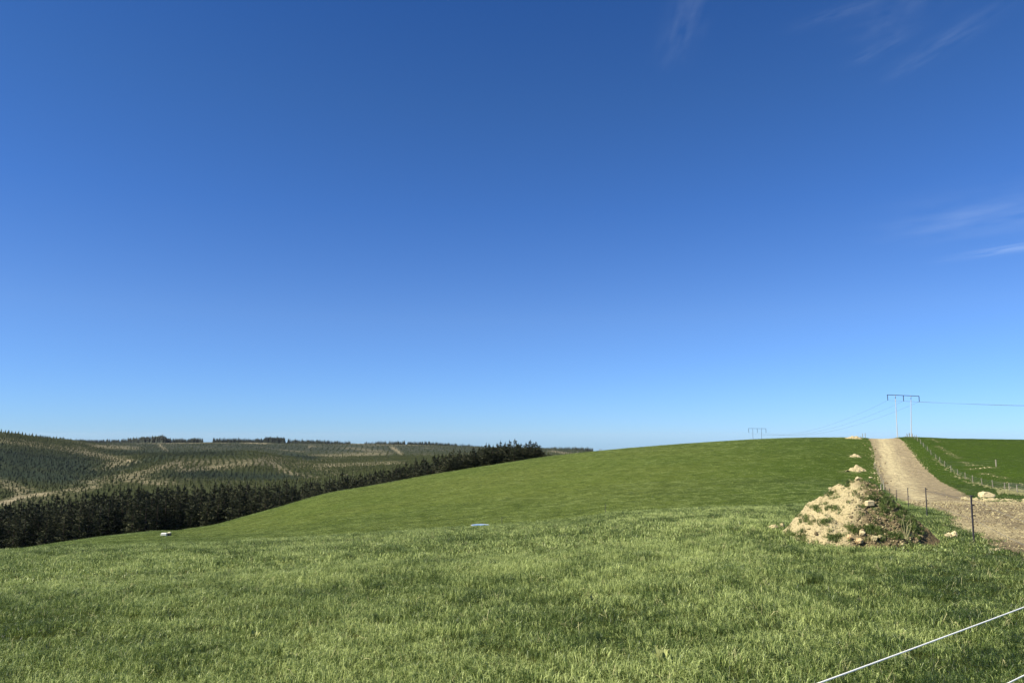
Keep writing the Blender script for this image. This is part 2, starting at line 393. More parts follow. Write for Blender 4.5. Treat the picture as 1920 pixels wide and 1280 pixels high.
def m_hills():
    t = NT('hillside_scrub'); p = t.pos()
    n1 = t.noise(.02, 4, p); n2 = t.noise(.16, 6, p, .75); n3 = t.noise(.6, 4, p, .7)
    dark = t.mix(n2, (.020, .026, .010), (.048, .056, .020))
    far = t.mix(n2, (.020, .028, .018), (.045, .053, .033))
    dark = t.mix(t.attr('scrub'), dark, t.mix(n2, (.012, .020, .013), (.030, .042, .024)))  # denser scrub, plus the shade of slope and valley painted into its colour
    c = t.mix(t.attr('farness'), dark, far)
    ea = t.mix(n3, (.11, .092, .056), (.42, .36, .225))
    f = t.math('ADD', t.attr('earth'), t.math('MULTIPLY', t.math('SUBTRACT', t.math('ADD', t.math('MULTIPLY', n2, .6), t.math('MULTIPLY', n3, .45)), .54), 4.2), True)
    f = t.math('MULTIPLY', f, t.ramp(t.attr('earth'), [(.02, (0, 0, 0)), (.25, (1, 1, 1))]))
    c = t.mix(f, c, ea)
    nb = t.bump(n2, .8, 2.5)
    return t.fin(c, .95, nb, .05)
def m_grass(name, a, b, c_, tr, fac=.28):
    t = NT(name); p = t.pos()
    inst = t.n('ShaderNodeAttribute', attribute_name='tint', attribute_type='INSTANCER').outputs['Fac']
    n1 = t.noise(.5, 4, p); n2 = t.noise(22, 2, t.pos(1, 1, .25))
    f = t.math('ADD', t.math('MULTIPLY', n1, .35), t.math('ADD', t.math('MULTIPLY', t.math('SUBTRACT', n2, .32), 1.8), t.math('MULTIPLY', t.math('SUBTRACT', inst, .5), .55)))
    c = t.ramp(f, [(.2, a), (.45, b), (.72, c_)])
    tc_ = t.mix(.6, c, tr)
    return t.fin(c, .45, None, .35, trans=(fac, tc_))
M = {}
M['pasture'] = m_pasture(); M['road'] = m_road(); M['hills'] = m_hills()
M['grass'] = m_grass('green_grass_blades', (.015, .030, .005), (.092, .142, .028), (.46, .53, .185), (.20, .28, .055), .28)
M['grass_dark'] = m_grass('dark_lush_grass', (.022, .044, .009), (.062, .098, .022), (.16, .21, .058), (.14, .20, .03), .28)
def m_simple(name, a, b, scale, rough=.8, bump=0, bs=.01, spec=.2, metal=0.0, stretch=(1, 1, 1), obj=False):
    t = NT(name)
    if obj:
        p = t.n('ShaderNodeMapping', {'Vector': t.n('ShaderNodeTexCoord').outputs['Object'], 'Scale': stretch}).outputs[0]
    else: p = t.pos(*stretch)
    n = t.noise(scale, 5, p, .6)
    return t.fin(t.mix(t.ramp(n, [(.3, (0, 0, 0)), (.7, (1, 1, 1))]), a, b), rough, t.bump(n, bump, bs) if bump else None, spec, metal)
M['needle'] = None
def m_pine(name, a, b, c_):
    t = NT(name); p = t.n('ShaderNodeTexCoord').outputs['Object']
    n = t.noise(.9, 4, p, .7); rnd = t.n('ShaderNodeObjectInfo').outputs['Random']; isl = t.n('ShaderNodeNewGeometry').outputs['Random Per Island']
    f = t.math('ADD', t.math('ADD', t.math('MULTIPLY', n, .55), t.math('MULTIPLY', isl, .38)), t.math('MULTIPLY', t.math('SUBTRACT', rnd, .35), .35))
    c = t.ramp(f, [(.25, a), (.5, b), (.8, c_)])
    return t.fin(c, .8, None, .15, trans=(.08, c))
M['pine'] = m_pine('pine_needles', (.010, .014, .007), (.026, .034, .015), (.085, .088, .045))
def m_young():
    t = NT('young_pine_needles'); p = t.n('ShaderNodeTexCoord').outputs['Object']
    inst = t.n('ShaderNodeAttribute', attribute_name='tint', attribute_type='INSTANCER').outputs['Fac']
    n = t.noise(.02, 3, t.pos()); isl = t.n('ShaderNodeNewGeometry').outputs['Random Per Island']
    f = t.math('ADD', t.math('MULTIPLY', n, .6), t.math('MULTIPLY', isl, .4))
    c = t.ramp(f, [(.25, (.020, .028, .009)), (.5, (.040, .051, .015)), (.8, (.074, .084, .028))])
    c = t.mix(inst, c, t.ramp(f, [(.25, (.010, .018, .012)), (.5, (.019, .030, .019)), (.8, (.034, .048, .030))]))  # teal needles: denser growth, with hillside shade painted into the colour
    return t.fin(c, .8, None, .15, trans=(.08, c))
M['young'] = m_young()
M['young_old'] = m_pine('young_pine_needles', (.018, .026, .010), (.034, .045, .017), (.062, .074, .029))
M['windbreak'] = m_pine('windbreak_needles', (.014, .020, .014), (.026, .034, .023), (.042, .050, .034))
M['bark'] = m_simple('pine_bark', (.03, .022, .016), (.06, .045, .035), 3, .9)
M['post'] = m_simple('weathered_timber', (.15, .135, .095), (.30, .275, .205), 9, .85, .3, .01, stretch=(1, 1, .15))
M['dark_post'] = m_simple('dark_grey_plastic', (.035, .032, .036), (.075, .068, .074), 7, .55, spec=.4)
M['insulator'] = m_simple('black_plastic', (.01, .01, .01), (.02, .02, .02), 5, .45)
M['wire'] = m_simple('galvanised_wire', (.18, .18, .18), (.30, .30, .30), 5, .5, metal=.6)
M['cable'] = m_simple('aluminium_cable', (.08, .09, .10), (.12, .13, .15), 1, .6)
M['rope'] = m_simple('white_electric_rope', (.78, .78, .74), (.88, .88, .84), 220, .7, .6, .001)
M['pole'] = m_simple('pale_concrete_pole', (.36, .36, .34), (.47, .46, .44), 2, .8)
M['steel'] = m_simple('dark_steel', (.07, .085, .12), (.11, .12, .16), 2, .6)
M['porcelain'] = m_simple('dark_insulator_string', (.02, .025, .04), (.04, .045, .06), 4, .4)
M['concrete'] = m_simple('grey_concrete', (.28, .28, .27), (.42, .42, .40), 9, .8, .3, .01)
M['white'] = m_simple('white_painted_concrete', (.62, .61, .54), (.80, .79, .71), 4, .7)
M['cream'] = m_simple('cream_lid', (.60, .57, .36), (.72, .69, .46), 4, .6)
M['rock'] = m_simple('pale_limestone', (.36, .295, .165), (.54, .46, .275), 6, .9, .7, .03)
M['rock_orange'] = m_simple('orange_clay_stone', (.42, .29, .14), (.58, .44, .235), 7, .9, .6, .02)
M['clod'] = m_simple('dry_clay_clods', (.22, .185, .095), (.46, .40, .22), 5, .95, .6, .02)
M['mudclod'] = m_simple('brown_soil_clods', (.09, .07, .038), (.21, .168, .092), 5, .95, .6, .02)
M['straw'] = m_simple('dry_straw', (.30, .25, .15), (.50, .44, .30), 30, .8)
M['dock'] = m_simple('pale_green_dock_leaf', (.20, .23, .07), (.30, .32, .12), 30, .6)
tw = NT('trough_water'); M['water'] = tw.fin((.24, .33, .44), .08, tw.bump(tw.noise(14, 2, tw.pos()), .15, .02), .8)

# ------------------------------------------------------------------ terrain sheets
az = np.concatenate([np.radians(np.arange(-180, -42, 4.0)), np.radians(np.arange(-42, 24.5, .21)), np.radians(np.arange(24.5, 39, .07)), np.radians(np.arange(39, 46, .5)), np.radians(np.arange(46, 180.1, 4.0))])
az[-1] = pi
def geo(a, b, q):
    n = int(math.log(b/a)/q); return list(a*np.exp(np.arange(n)/n*math.log(b/a)))
rr = np.array(geo(.5, 5, .06)+geo(5, 12, .016)+geo(12, 60, .0075)+geo(60, 260, .009)+geo(260, 3100, .02)+geo(3100, 9000, .06)+[9000])
A, RR = np.meshgrid(az, rr); X = RR*np.sin(A); Y = RR*np.cos(A); Z = H(X, Y)
na, nr = len(az), len(rr)
print('terrain grid', na, nr)
cx = X[:-1, :-1]*.25+X[1:, 1:]*.25+X[:-1, 1:]*.25+X[1:, :-1]*.25; cy = Y[:-1, :-1]*.25+Y[1:, 1:]*.25+Y[:-1, 1:]*.25+Y[1:, :-1]*.25
sel = (np.abs(np.arctan2(cx, cy)) < .95) & (np.hypot(cx, cy) < 340)
isroad = np.zeros(cx.shape, bool); isroad[sel] = road_mask(cx[sel], cy[sel])
ishill = (RR[:-1, :-1] >= 299) & ~isroad
# clods and ruts of the track are real relief
vr = np.zeros(X.shape, bool)
vr[1:-1, 1:-1] = isroad[:-1, :-1] & isroad[1:, :-1] & isroad[:-1, 1:] & isroad[1:, 1:]
edge_in = vr
nearw = 1-sstep(28, 75, RR)
rel = (.10*np.abs(fbm(X/.34, Y/.34, 3, 41))+.05*noise(X/1.2, Y/1.2, 44))*(.3+.7*nearw)-.07
along = (X*(-.40)+Y*.917)          # across / along the track
across = X*.917-Y*.40
rel = rel+.05*noise(across/.5, along/6, 46)*(1-nearw)
Z = Z+np.where(edge_in, rel, 0)
idx = (np.arange(nr)[:, None]*na+np.arange(na)[None, :])
quads = np.stack([idx[:-1, :-1], idx[:-1, 1:], idx[1:, 1:], idx[1:, :-1]], -1)[..., ::-1]
VV = np.stack([X, Y, Z], -1).reshape(-1, 3)
def sheet(name, mask, mat, label):
    q = quads[mask]; used, inv = np.unique(q, return_inverse=True)
    o = mesh_obj(name, VV[used], inv.reshape(q.shape), mat, smooth=True)
    tag(o, label, None, None, 'structure'); return o, used
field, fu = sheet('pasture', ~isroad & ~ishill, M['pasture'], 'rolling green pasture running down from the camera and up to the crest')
road, ru = sheet('dirt_road', isroad, M['road'], 'wide pale dirt track climbing over the crest at the right')
hills, hu = sheet('hills', ishill, M['hills'], 'far hills with young forestry, scrub and bare earth across the valley')

def segd(px, py, segs):
    d = np.full(px.shape, 0.0)
    for x1, y1, x2, y2, wx, wy, amt in segs:
        L = max(1e-6, (x2-x1)**2+(y2-y1)**2); t = np.clip(((px-x1)*(x2-x1)+(py-y1)*(y2-y1))/L, 0, 1)
        e = ((px-x1-t*(x2-x1))/wx)**2+((py-y1-t*(y2-y1))/wy)**2
        d = np.maximum(d, amt*np.exp(-e))
    return d
# straw / scraped earth on the paddock right of the track
fx_, fy_, fz_ = VV[fu].T
with np.errstate(all='ignore'):
    fpx, fpy = project(fx_, np.maximum(fy_, .5), fz_)
front = (fy_ > 4)
STRAW = [(1749, 823, 1758, 828, 7, 1.8, .9), (1758, 836, 1775, 846, 8, 2.2, 1), (1778, 849, 1797, 858, 8, 2.5, 1), (1802, 865, 1818, 870, 9, 2.2, 1),
         (1815, 872, 1835, 872, 10, 1.5, .8), (1818, 880, 1850, 876, 14, 2.2, 1), (1848, 876, 1866, 876, 9, 2, .9), (1838, 888, 1858, 888, 10, 1.6, .8),
         (1862, 891, 1885, 896, 12, 2, .9), (1880, 905, 1920, 908, 20, 3, .9), (1876, 912, 1918, 918, 22, 4, .75), (1925, 910, 2000, 915, 20, 5, .9),
         (1790, 893, 1800, 895, 5, 2, .6), (1700, 836, 1760, 905, 3, 2, .55), (1830, 935, 1920, 938, 20, 2.5, 1),
         (1590, 817, 1612, 818, 14, 2, 1), (1600, 853, 1606, 855, 12, 2.5, .9), (1590, 884, 1610, 884, 18, 3, .8), (1640, 872, 1648, 893, 3, 3, .7), (1634, 840, 1640, 870, 2, 3, .6)]
earth = np.where(front, segd(fpx, fpy, STRAW), 0)
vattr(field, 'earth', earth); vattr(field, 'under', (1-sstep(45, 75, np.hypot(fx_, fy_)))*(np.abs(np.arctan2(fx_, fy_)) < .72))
vattr(field, 'fresh', np.where(front, segd(fpx, fpy, [(1895, 888, 1960, 892, 22, 6, .9)]), 0))
vattr(field, 'dark', np.where(front, (.7*sstep(1150, 1560, fpx)+.3*sstep(1640, 1720, fpx))*(1-sstep(940, 985, fpy)), 0))
# track: worn pale middle, darker shoulders
rx_, ry_, rz_ = VV[ru].T
rpx, rpy = project(rx_, np.maximum(ry_, .5), rz_)
WORN = [(1655, 824, 1668, 870, 17, 12, .95), (1668, 870, 1690, 905, 24, 14, 1), (1690, 905, 1720, 932, 30, 12, .95), (1715, 925, 1735, 945, 30, 10, .6), (1790, 941, 1950, 943, 90, 3.0, .75), (1800, 985, 1950, 1005, 90, 14, .75), (1800, 960, 1920, 965, 60, 8, .55)]
RUT = np.clip(.5+.9*noise((rx_*.917-ry_*.40)/.7, (rx_*.40+ry_*.917)/14, 48), 0, 1)
vattr(road, 'worn', np.where(ry_ > 3, segd(rpx, rpy, WORN)*(.72+.28*RUT), 0))
vattr(road, 'damp', np.where(ry_ > 3, segd(rpx, rpy, [(1838, 957, 1885, 964, 20, 6, .95), (1900, 985, 1940, 990, 25, 3, .5), (1780, 952, 1830, 948, 20, 2, .5), (1745, 922, 1790, 932, 18, 3, .7), (1900, 953, 1920, 953, 14, 2.5, .8), (1650, 875, 1655, 895, 4, 12, .6), (1898, 1030, 1920, 1045, 30, 8, .5), (1643, 830, 1648, 860, 4, 12, .4)]), 0))
# hills: where the earth is bare between the young trees
EARTH = [(10, 942, 40, 931, 16, 4, 1.2), (40, 931, 85, 925, 16, 3.5, 1.1), (85, 925, 175, 912, 20, 3, .6), (150, 900, 176, 905, 10, 3, .9), (190, 902, 260, 888, 22, 5, .6), (260, 888, 333, 868, 16, 6, .7),
         (240, 898, 300, 905, 30, 6, .5), (333, 868, 345, 882, 6, 4, .7), (345, 882, 420, 874, 20, 4, .8), (420, 874, 500, 862, 40, 8, .55), (350, 868, 500, 866, 60, 7, .4),
         (510, 868, 540, 885, 10, 5, .7), (540, 885, 590, 896, 18, 3.5, .8), (0, 827, 60, 834, 40, 4, .6), (60, 832, 150, 846, 40, 6, .5), (150, 845, 220, 862, 30, 7, .8),
         (238, 863, 257, 866, 9, 3, 1.1), (205, 875, 240, 872, 12, 4, .8), (180, 880, 225, 882, 20, 5, .5), (185, 836, 250, 840, 18, 4, .6), (620, 872, 740, 868, 40, 4, .75), (600, 855, 700, 850, 40, 4, .55),
         (570, 868, 640, 890, 30, 6, .45), (660, 840, 700, 845, 30, 3, .45), (735, 838, 752, 850, 3, 3, .9), (465, 830, 495, 831, 14, 1.2, .9), (300, 834, 312, 845, 2.5, 3, .8), (300, 831, 400, 830, 40, .9, .6), (585, 835, 578, 842, 2.5, 3, .7),
         (0, 900, 40, 920, 26, 10, .5), (855, 832, 885, 836, 12, 1.5, .9), (1040, 846, 1060, 849, 14, 2, .7), (490, 838, 560, 846, 20, 1.2, .5), (660, 832, 780, 834, 60, 1.5, .45), (205, 868, 235, 872, 14, 3, .9)]
hx_, hy_, hz_ = VV[hu].T
hpx, hpy = project(hx_, np.maximum(hy_, .5), hz_)
hr_ = np.hypot(hx_, hy_)
def hill_earth(px, py, x, y):
    bgd = .10+.22*noise(x/60, y/90, 61)
    e = np.maximum(segd(px, py, EARTH), bgd)+.12*noise(x/25, y/40, 62)
    return np.clip((e*.88)*(1-hill_scrub_shade(px, py)), 0, 1.2)
SCRUB_SHADE = [(0, 855, 120, 870, 75, 22, 1), (0, 885, 110, 895, 60, 14, 1), (120, 880, 165, 888, 30, 8, 1), (380, 890, 500, 895, 80, 8, .9), (300, 858, 200, 885, 30, 7, .6), (420, 838, 600, 842, 60, 3, .5), (545, 852, 580, 858, 20, 4, .9), (250, 848, 400, 850, 60, 6, .7)]  # dense scrub areas where slope and valley shade is painted in too
def hill_scrub_shade(px, py): return np.clip(segd(px, py, SCRUB_SHADE)*1.15, 0, 1)
vattr(hills, 'earth', np.where(hy_ > 50, hill_earth(hpx, hpy, hx_, hy_), .1)*sstep(330, 380, hr_))
vattr(hills, 'farness', sstep(1050, 1700, hr_)); vattr(hills, 'scrub', np.where(hy_ > 50, hill_scrub_shade(hpx, hpy), 0))  # scrub attribute holds painted hill shade as well as plant cover

# ------------------------------------------------------------------ scattering of instances (geometry nodes)
def template(name, V, F, mat):
    me = bpy.data.meshes.new(name); me.from_pydata([tuple(v) for v in V], [], [tuple(f) for f in F]); me.update(); me.materials.append(mat)
    return bpy.data.objects.new(name, me)                # never linked: only a source for instances
def scatter(name, P, rot, scl, tint, temps, label, cat):
    n = len(P); me = bpy.data.meshes.new(name); me.vertices.add(n); me.vertices.foreach_set('co', np.asarray(P, np.float32).ravel())
    a = me.attributes.new('rot', 'FLOAT_VECTOR', 'POINT'); a.data.foreach_set('vector', np.asarray(rot, np.float32).ravel())
    a = me.attributes.new('scl', 'FLOAT_VECTOR', 'POINT'); a.data.foreach_set('vector', np.asarray(scl, np.float32).ravel())
    a = me.attributes.new('tint', 'FLOAT', 'POINT'); a.data.foreach_set('value', np.asarray(tint, np.float32))
    a = me.attributes.new('pick', 'INT', 'POINT'); a.data.foreach_set('value', rng.integers(0, len(temps), n).astype(np.int32))
    o = bpy.data.objects.new(name, me); sc.collection.objects.link(o); tag(o, label, cat, None, 'stuff')
    col = bpy.data.collections.new(name+'_kinds')
    for t in temps: col.objects.link(t)
    g = bpy.data.node_groups.new(name+'_nodes', 'GeometryNodeTree')
    g.interface.new_socket('Geometry', in_out='INPUT', socket_type='NodeSocketGeometry'); g.interface.new_socket('Geometry', in_out='OUTPUT', socket_type='NodeSocketGeometry')
    gi = g.nodes.new('NodeGroupInput'); go = g.nodes.new('NodeGroupOutput')
    ci = g.nodes.new('GeometryNodeCollectionInfo'); ci.inputs[0].default_value = col; ci.inputs['Separate Children'].default_value = True; ci.inputs['Reset Children'].default_value = True
    ip = g.nodes.new('GeometryNodeInstanceOnPoints'); ip.inputs['Pick Instance'].default_value = True
    def na_(nm, typ):
        q = g.nodes.new('GeometryNodeInputNamedAttribute'); q.data_type = typ; q.inputs[0].default_value = nm; return q.outputs[0]
    L = g.links.new
    L(gi.outputs[0], ip.inputs['Points']); L(ci.outputs[0], ip.inputs['Instance']); L(na_('pick', 'INT'), ip.inputs['Instance Index'])
    er = g.nodes.new('FunctionNodeEulerToRotation'); L(na_('rot', 'FLOAT_VECTOR'), er.inputs[0]); L(er.outputs[0], ip.inputs['Rotation'])
    L(na_('scl', 'FLOAT_VECTOR'), ip.inputs['Scale']); L(ip.outputs[0], go.inputs[0])
    md = o.modifiers.new('scatter', 'NODES'); md.node_group = g
    return o

# ---- grass tufts
def tuft(nb, rad, h0, h1, w, lean=.35, seed=0, seg=2):
    q = np.random.default_rng(seed); V = []; F = []
    for i in range(nb):
        a = q.uniform(0, 2*pi); r = rad*math.sqrt(q.uniform()); x, y = r*cos(a), r*sin(a)
        d = q.uniform(0, 2*pi); h = q.uniform(h0, h1)*(1-.25*r/rad); le = h*q.uniform(.15, lean*2); ww = w*q.uniform(.6, 1.3)
        f = q.uniform(0, pi); px, py = cos(f)*ww/2, sin(f)*ww/2
        b = len(V)
        m = .5
        mx, my, mz = x+cos(d)*le*.28, y+sin(d)*le*.28, h*.58
        V += [(x-px, y-py, -.02), (x+px, y+py, -.02), (mx+px*.85, my+py*.85, mz), (mx-px*.85, my-py*.85, mz), (x+cos(d)*le, y+sin(d)*le, h*(1-.25*le/h))]
        F += [(b, b+1, b+2, b+3), (b+3, b+2, b+4)]
    return V, F
HALF = R(41)
def wedge(n, r0, r1, seed, power=1.0):
    q = np.random.default_rng(seed); i = np.arange(n)+q.uniform(0, 1000)
    u = (i*.7548776662466927) % 1; v = (i*.5698402909980532) % 1          # evenly spread, no bald gaps
    r = np.sqrt(r0*r0+v*(r1*r1-r0*r0)); a = (u*2-1)*HALF+q.normal(0, .06, n)/r; r = r+q.normal(0, .06, n)
    return r*np.sin(a), r*np.cos(a)
MOUND_C = at(1600, 985, 18.2)
def keep_grass(x, y):
    k = ~road_mask(x, y)
    u = (x-MOUND_C.x)/1.5; v = (y-18.1)/1.15
    return k & ((u*u+v*v) > .96)
def grass_layer(name, bands, temps, label, seed, dark=False):
    P, Rr, S, T = [], [], [], []
    q = np.random.default_rng(seed)
    for r0, r1, dens, sc_ in bands:
        n = int(HALF*(r1*r1-r0*r0)*dens); x, y = wedge(n, r0, r1, seed+int(r0*10))
        k = keep_grass(x, y); x, y = x[k], y[k]
        if dark is False:
            z = H(x, y)
            keep = np.ones(len(x), bool)
        else:
            nn = noise(x/.85, y/.85, 71)+.6*noise(x/.35, y/.35, 72)+.25*noise(x/4, y/4, 79); keep = nn > dark
        x, y = x[keep], y[keep]; z = H(x, y); n = len(x)
        P.append(np.stack([x, y, z], -1)); Rr.append(np.stack([q.normal(0, .10, n), q.normal(0, .10, n), q.uniform(0, 6.28, n)], -1))
        big = .72+.40*np.clip(noise(x/.9, y/.9, 73)+.5, 0, 1)+.25*noise(x/5, y/5, 74)
        # shorter, closer-cropped sward to the right
        t_ = x/np.maximum(y, 1); big = big*(1-.22*sstep(.35, .62, t_))
        s = sc_*q.uniform(.75, 1.2, n); S.append(np.stack([s, s, s*big], -1))
        T.append(np.clip(.58-.20*sstep(60, 90, np.hypot(x, y))-.14*sstep(.25, .6, t_)*sstep(60, 90, np.hypot(x, y))+.30*noise(x/2.5, y/2.5, 75)+.2*noise(x/9, y/9, 76)-.10*sstep(.15, .6, t_)-.22*sstep(.47, .62, t_)+q.normal(0, .20, n), 0, 1))
    return scatter(name, np.concatenate(P), np.concatenate(Rr), np.concatenate(S), np.concatenate(T), temps, label, 'grass')
tn = [template('grass_tuft', *tuft(115, .19, .04, .155, .0052, .7, 100+i), M['grass']) for i in range(5)]
tm = [template('grass_tuft', *tuft(80, .34, .035, .14, .010, .7, 120+i), M['grass']) for i in range(5)]
tf = [template('grass_tuft', *tuft(60, .75, .05, .13, .028, .6, 140+i), M['grass']) for i in range(4)]
td = [template('grass_clump', *tuft(150, .17, .10, .24, .006, .7, 160+i), M['grass_dark']) for i in range(4)]
grass_layer('grass', [(1.5, 9, 42, .88), (9, 17, 26, .95)], tn, 'bright green grass in the foreground, blades standing up in the sun', 1)
grass_layer('grass', [(17, 34, 11, 1.0), (34, 62, 5.5, 1.1)], tm, 'green grass over the brow of the near field', 2)
grass_layer('grass', [(62, 120, 3.4, .70), (120, 235, 1.3, .80)], tf, 'short green grass on the hill behind the near field', 3)
grass_layer('grass_clumps', [(3, 20, 13, .85), (20, 50, 5, 1.1)], td, 'darker lush grass clumps dotted over the near field', 4, dark=.60)
M['straw'] = m_simple('dry_straw', (.22, .21, .09), (.42, .40, .20), 30, .8)
ts = [template('dead_stalk', *tuft(7, .12, .08, .20, .005, .9, 190+i), M['straw']) for i in range(4)]
q = np.random.default_rng(8); x, y = wedge(2300, 2.5, 32, 60); k = keep_grass(x, y); x, y = x[k], y[k]; n = len(x)
scatter('dead_stalks', np.stack([x, y, H(x, y)], -1), np.stack([q.normal(0, .5, n), q.normal(0, .5, n), q.uniform(0, 6.28, n)], -1), np.ones((n, 3))*q.uniform(.6, 1.1, n)[:, None], q.uniform(0, 1, n), ts, 'stray dead straw coloured blades among the near grass', 'grass')

# ------------------------------------------------------------------ stones
def rock_mesh(seed, sx, sy, sz, rough=.25, sub=2):
    import bmesh
    bm = bmesh.new(); bmesh.ops.create_icosphere(bm, subdivisions=sub, radius=1)
    q = np.random.default_rng(seed)
    planes = [(Vector(q.normal(0, 1, 3)).normalized(), q.uniform(.62, .92)) for _ in range(9)]
    for v in bm.verts:
        for nrm, d in planes:
            k = v.co.dot(nrm)
            if k > d: v.co -= nrm*(k-d)
        v.co *= 1+rough*.35*q.uniform(-1, 1)
        v.co.x *= sx; v.co.y *= sy; v.co.z *= sz
    V = [tuple(v.co) for v in bm.verts]; F = [tuple(v.index for v in f.verts) for f in bm.faces]; bm.free()
    return V, F
clods = [template('clod', *rock_mesh(200+i, .5, .5, .38, .5, 1), M['clod']) for i in range(5)]
mclods = [template('clod', *rock_mesh(220+i, .5, .5, .4, .5, 1), M['mudclod']) for i in range(4)]
def put_clods(name, pts, sizes, temps, label):
    n = len(pts); s = np.asarray(sizes)[:, None]*rng.uniform(.7, 1.3, (n, 3))
    return scatter(name, pts, rng.uniform(0, 6.28, (n, 3)), s, rng.uniform(0, 1, n), temps, label, 'clods')
# loose clods over the track
n = 15000; q = np.random.default_rng(50)
a = q.uniform(R(24.5), R(38), n); r = np.exp(q.uniform(math.log(13), math.log(75), n)); x, y = r*np.sin(a), r*np.cos(a)
k = road_mask(x, y); x, y = x[k], y[k]
z = H(x, y)-.02; size = np.exp(q.normal(math.log(.028), .5, len(x)))*np.clip(np.hypot(x, y)/30, .7, 1.8)
put_clods('loose_clods', np.stack([x, y, z], -1), np.clip(size, .012, .12), clods+mclods[:3], 'loose dry clods scattered over the churned track')
# small rubble along both edges of the track
def edge_pts(pixels, n, jx, jy, seed, d0=10.0):
    q = np.random.default_rng(seed); out = []
    W = [ground_hit(px, py, d0, 250)[:2] for px, py in pixels]
    for i in range(n):
        k = q.uniform(0, len(W)-1.001); j = int(k); f = k-j
        out.append((W[j][0]*(1-f)+W[j+1][0]*f+q.normal(0, jx), W[j][1]*(1-f)+W[j+1][1]*f+q.normal(0, jy)))
    out = np.array(out); return np.column_stack([out, H(out[:, 0], out[:, 1])])
e1 = edge_pts([(1692, 826), (1702, 838), (1713, 851), (1724, 865), (1738, 881)], 200, .12, 1.5, 51)
put_clods('edge_rubble', e1, np.exp(np.random.default_rng(1).normal(math.log(.13), .45, len(e1))), clods, 'line of pale rubble along the right edge of the track')
e2 = edge_pts([(1632, 826), (1638, 848), (1641, 868), (1645, 882), (1650, 897), (1655, 906)], 300, .45, 1.5, 52)
put_clods('edge_rubble', e2, np.exp(np.random.default_rng(2).normal(math.log(.15), .5, len(e2))), clods+mclods[:1], 'line of pale rubble along the left edge of the track')
e3 = edge_pts([(1836, 936), (1850, 938), (1870, 938), (1900, 938), (1960, 939)], 260, .8, 1.6, 53)
put_clods('edge_rubble', e3, np.exp(np.random.default_rng(3).normal(math.log(.15), .5, len(e3))), clods, 'heaped clay clods beside the cream boulder across the track')
e4 = []
q = np.random.default_rng(54)
for s in STRAW[:13]:
    for i in range(26):
        f = q.uniform(); g = ground_hit(s[0]+(s[2]-s[0])*f+q.normal(0, s[4]*.35), s[1]+(s[3]-s[1])*f+q.normal(0, s[5]*.4), 30, 210); e4.append(g)
e4 = np.array(e4); e4 = e4[~road_mask(e4[:, 0], e4[:, 1])]
put_clods('scattered_clods', e4, np.exp(q.normal(math.log(.11), .45, len(e4))), clods, 'thin lines of turned up earth lying across the right paddock')

def single_rock(px, py, D, w, h, mat, label, seed, cat='stone', yaw=0, depth=.8, sink=.25, name='stone', squash=None):
    """px,py = foot centre in the photo; w,h in photo pixels"""
    c = at(px, py, D); s = D/FPX; sx, sz = w*s/2, h*s/2
    V, F = rock_mesh(seed, sx, sx*depth, sz*1.15, .35, 3)
    o = mesh_obj(name, V, F, mat); zg = Hs(c.x, c.y)
    o.location = (c.x, c.y, (c.z if squash is None else zg)+sz*(1-sink)); o.rotation_euler = (0, 0, yaw)
    tag(o, label, cat); return o
g = ground_hit(1849, 932.5, 40, 120)
single_rock(1849, 933, g[1], 32, 12, M['rock'], 'large cream boulder on the grass across the track', 301, 'boulder', name='boulder')
g = ground_hit(1789, 1008, 8, 40); D = g[1]
single_rock(1778, 1008, D, 13, 11, M['rock'], 'left and smaller of two pale stones in the grass beside the nearest dark post', 302)
single_rock(1789, 1008, D, 15, 13, M['rock'], 'right and larger of two pale stones in the grass beside the nearest dark post', 303, yaw=.5)
g = ground_hit(1867, 1031, 8, 40)
single_rock(1867, 1032, g[1], 20, 5, M['rock'], 'flat pale stone half buried at the grassy edge of the churned track', 304)
g = ground_hit(1452, 992, 10, 40)
single_rock(1452, 992, g[1], 18, 9, M['clod'], 'pale clod in the grass left of the big earth mound', 305)
g = ground_hit(1463, 989, 10, 40)
single_rock(1467, 987, g[1], 9, 7, M['clod'], 'small pale clod at the left foot of the big earth mound', 306)
g = ground_hit(1631, 896, 60, 130)
single_rock(1632, 896, g[1], 8, 3, M['rock'], 'flat white stone in the grass just behind the top of the big earth mound', 307)
g = ground_hit(1640, 888, 60, 140)
single_rock(1640, 888, g[1], 4, 3, M['rock'], 'small white stone in the grass by the left edge of the track', 308)
g = ground_hit(1508, 1020, 8, 40)
single_rock(1508, 1022, g[1], 10, 4, M['clod'], 'small brown clod in the grass in front of the big earth mound', 309)

# ------------------------------------------------------------------ earth heaps
def m_mound():
    t = NT('heaped_clay'); p = t.pos()
    n1 = t.noise(1.6, 4, p, .6); n2 = t.noise(7, 5, p, .7); n3 = t.noise(26, 4, p, .75); n4 = t.noise(3.2, 4, p, .7)
    pale = t.mix(n3, (.27, .222, .12), (.54, .46, .265)); brown = t.mix(n3, (.07, .054, .028), (.20, .158, .085))
    f = t.math('ADD', t.attr('soil'), t.math('MULTIPLY', t.math('SUBTRACT', t.math('ADD', t.math('MULTIPLY', n1, .6), t.math('MULTIPLY', n2, .5)), .55), 1.3), True)
    c = t.mix(f, pale, brown)
    c = t.mix(t.math('MULTIPLY', t.ramp(n2, [(.58, (0, 0, 0)), (.66, (1, 1, 1))]), .5), c, (.42, .32, .19))
    nb = t.bump(t.math('ADD', t.math('MULTIPLY', n2, 1.0), t.math('MULTIPLY', n3, .7)), 1.0, .05)
    return t.fin(c, .97, nb, .05)
M['mound'] = m_mound()
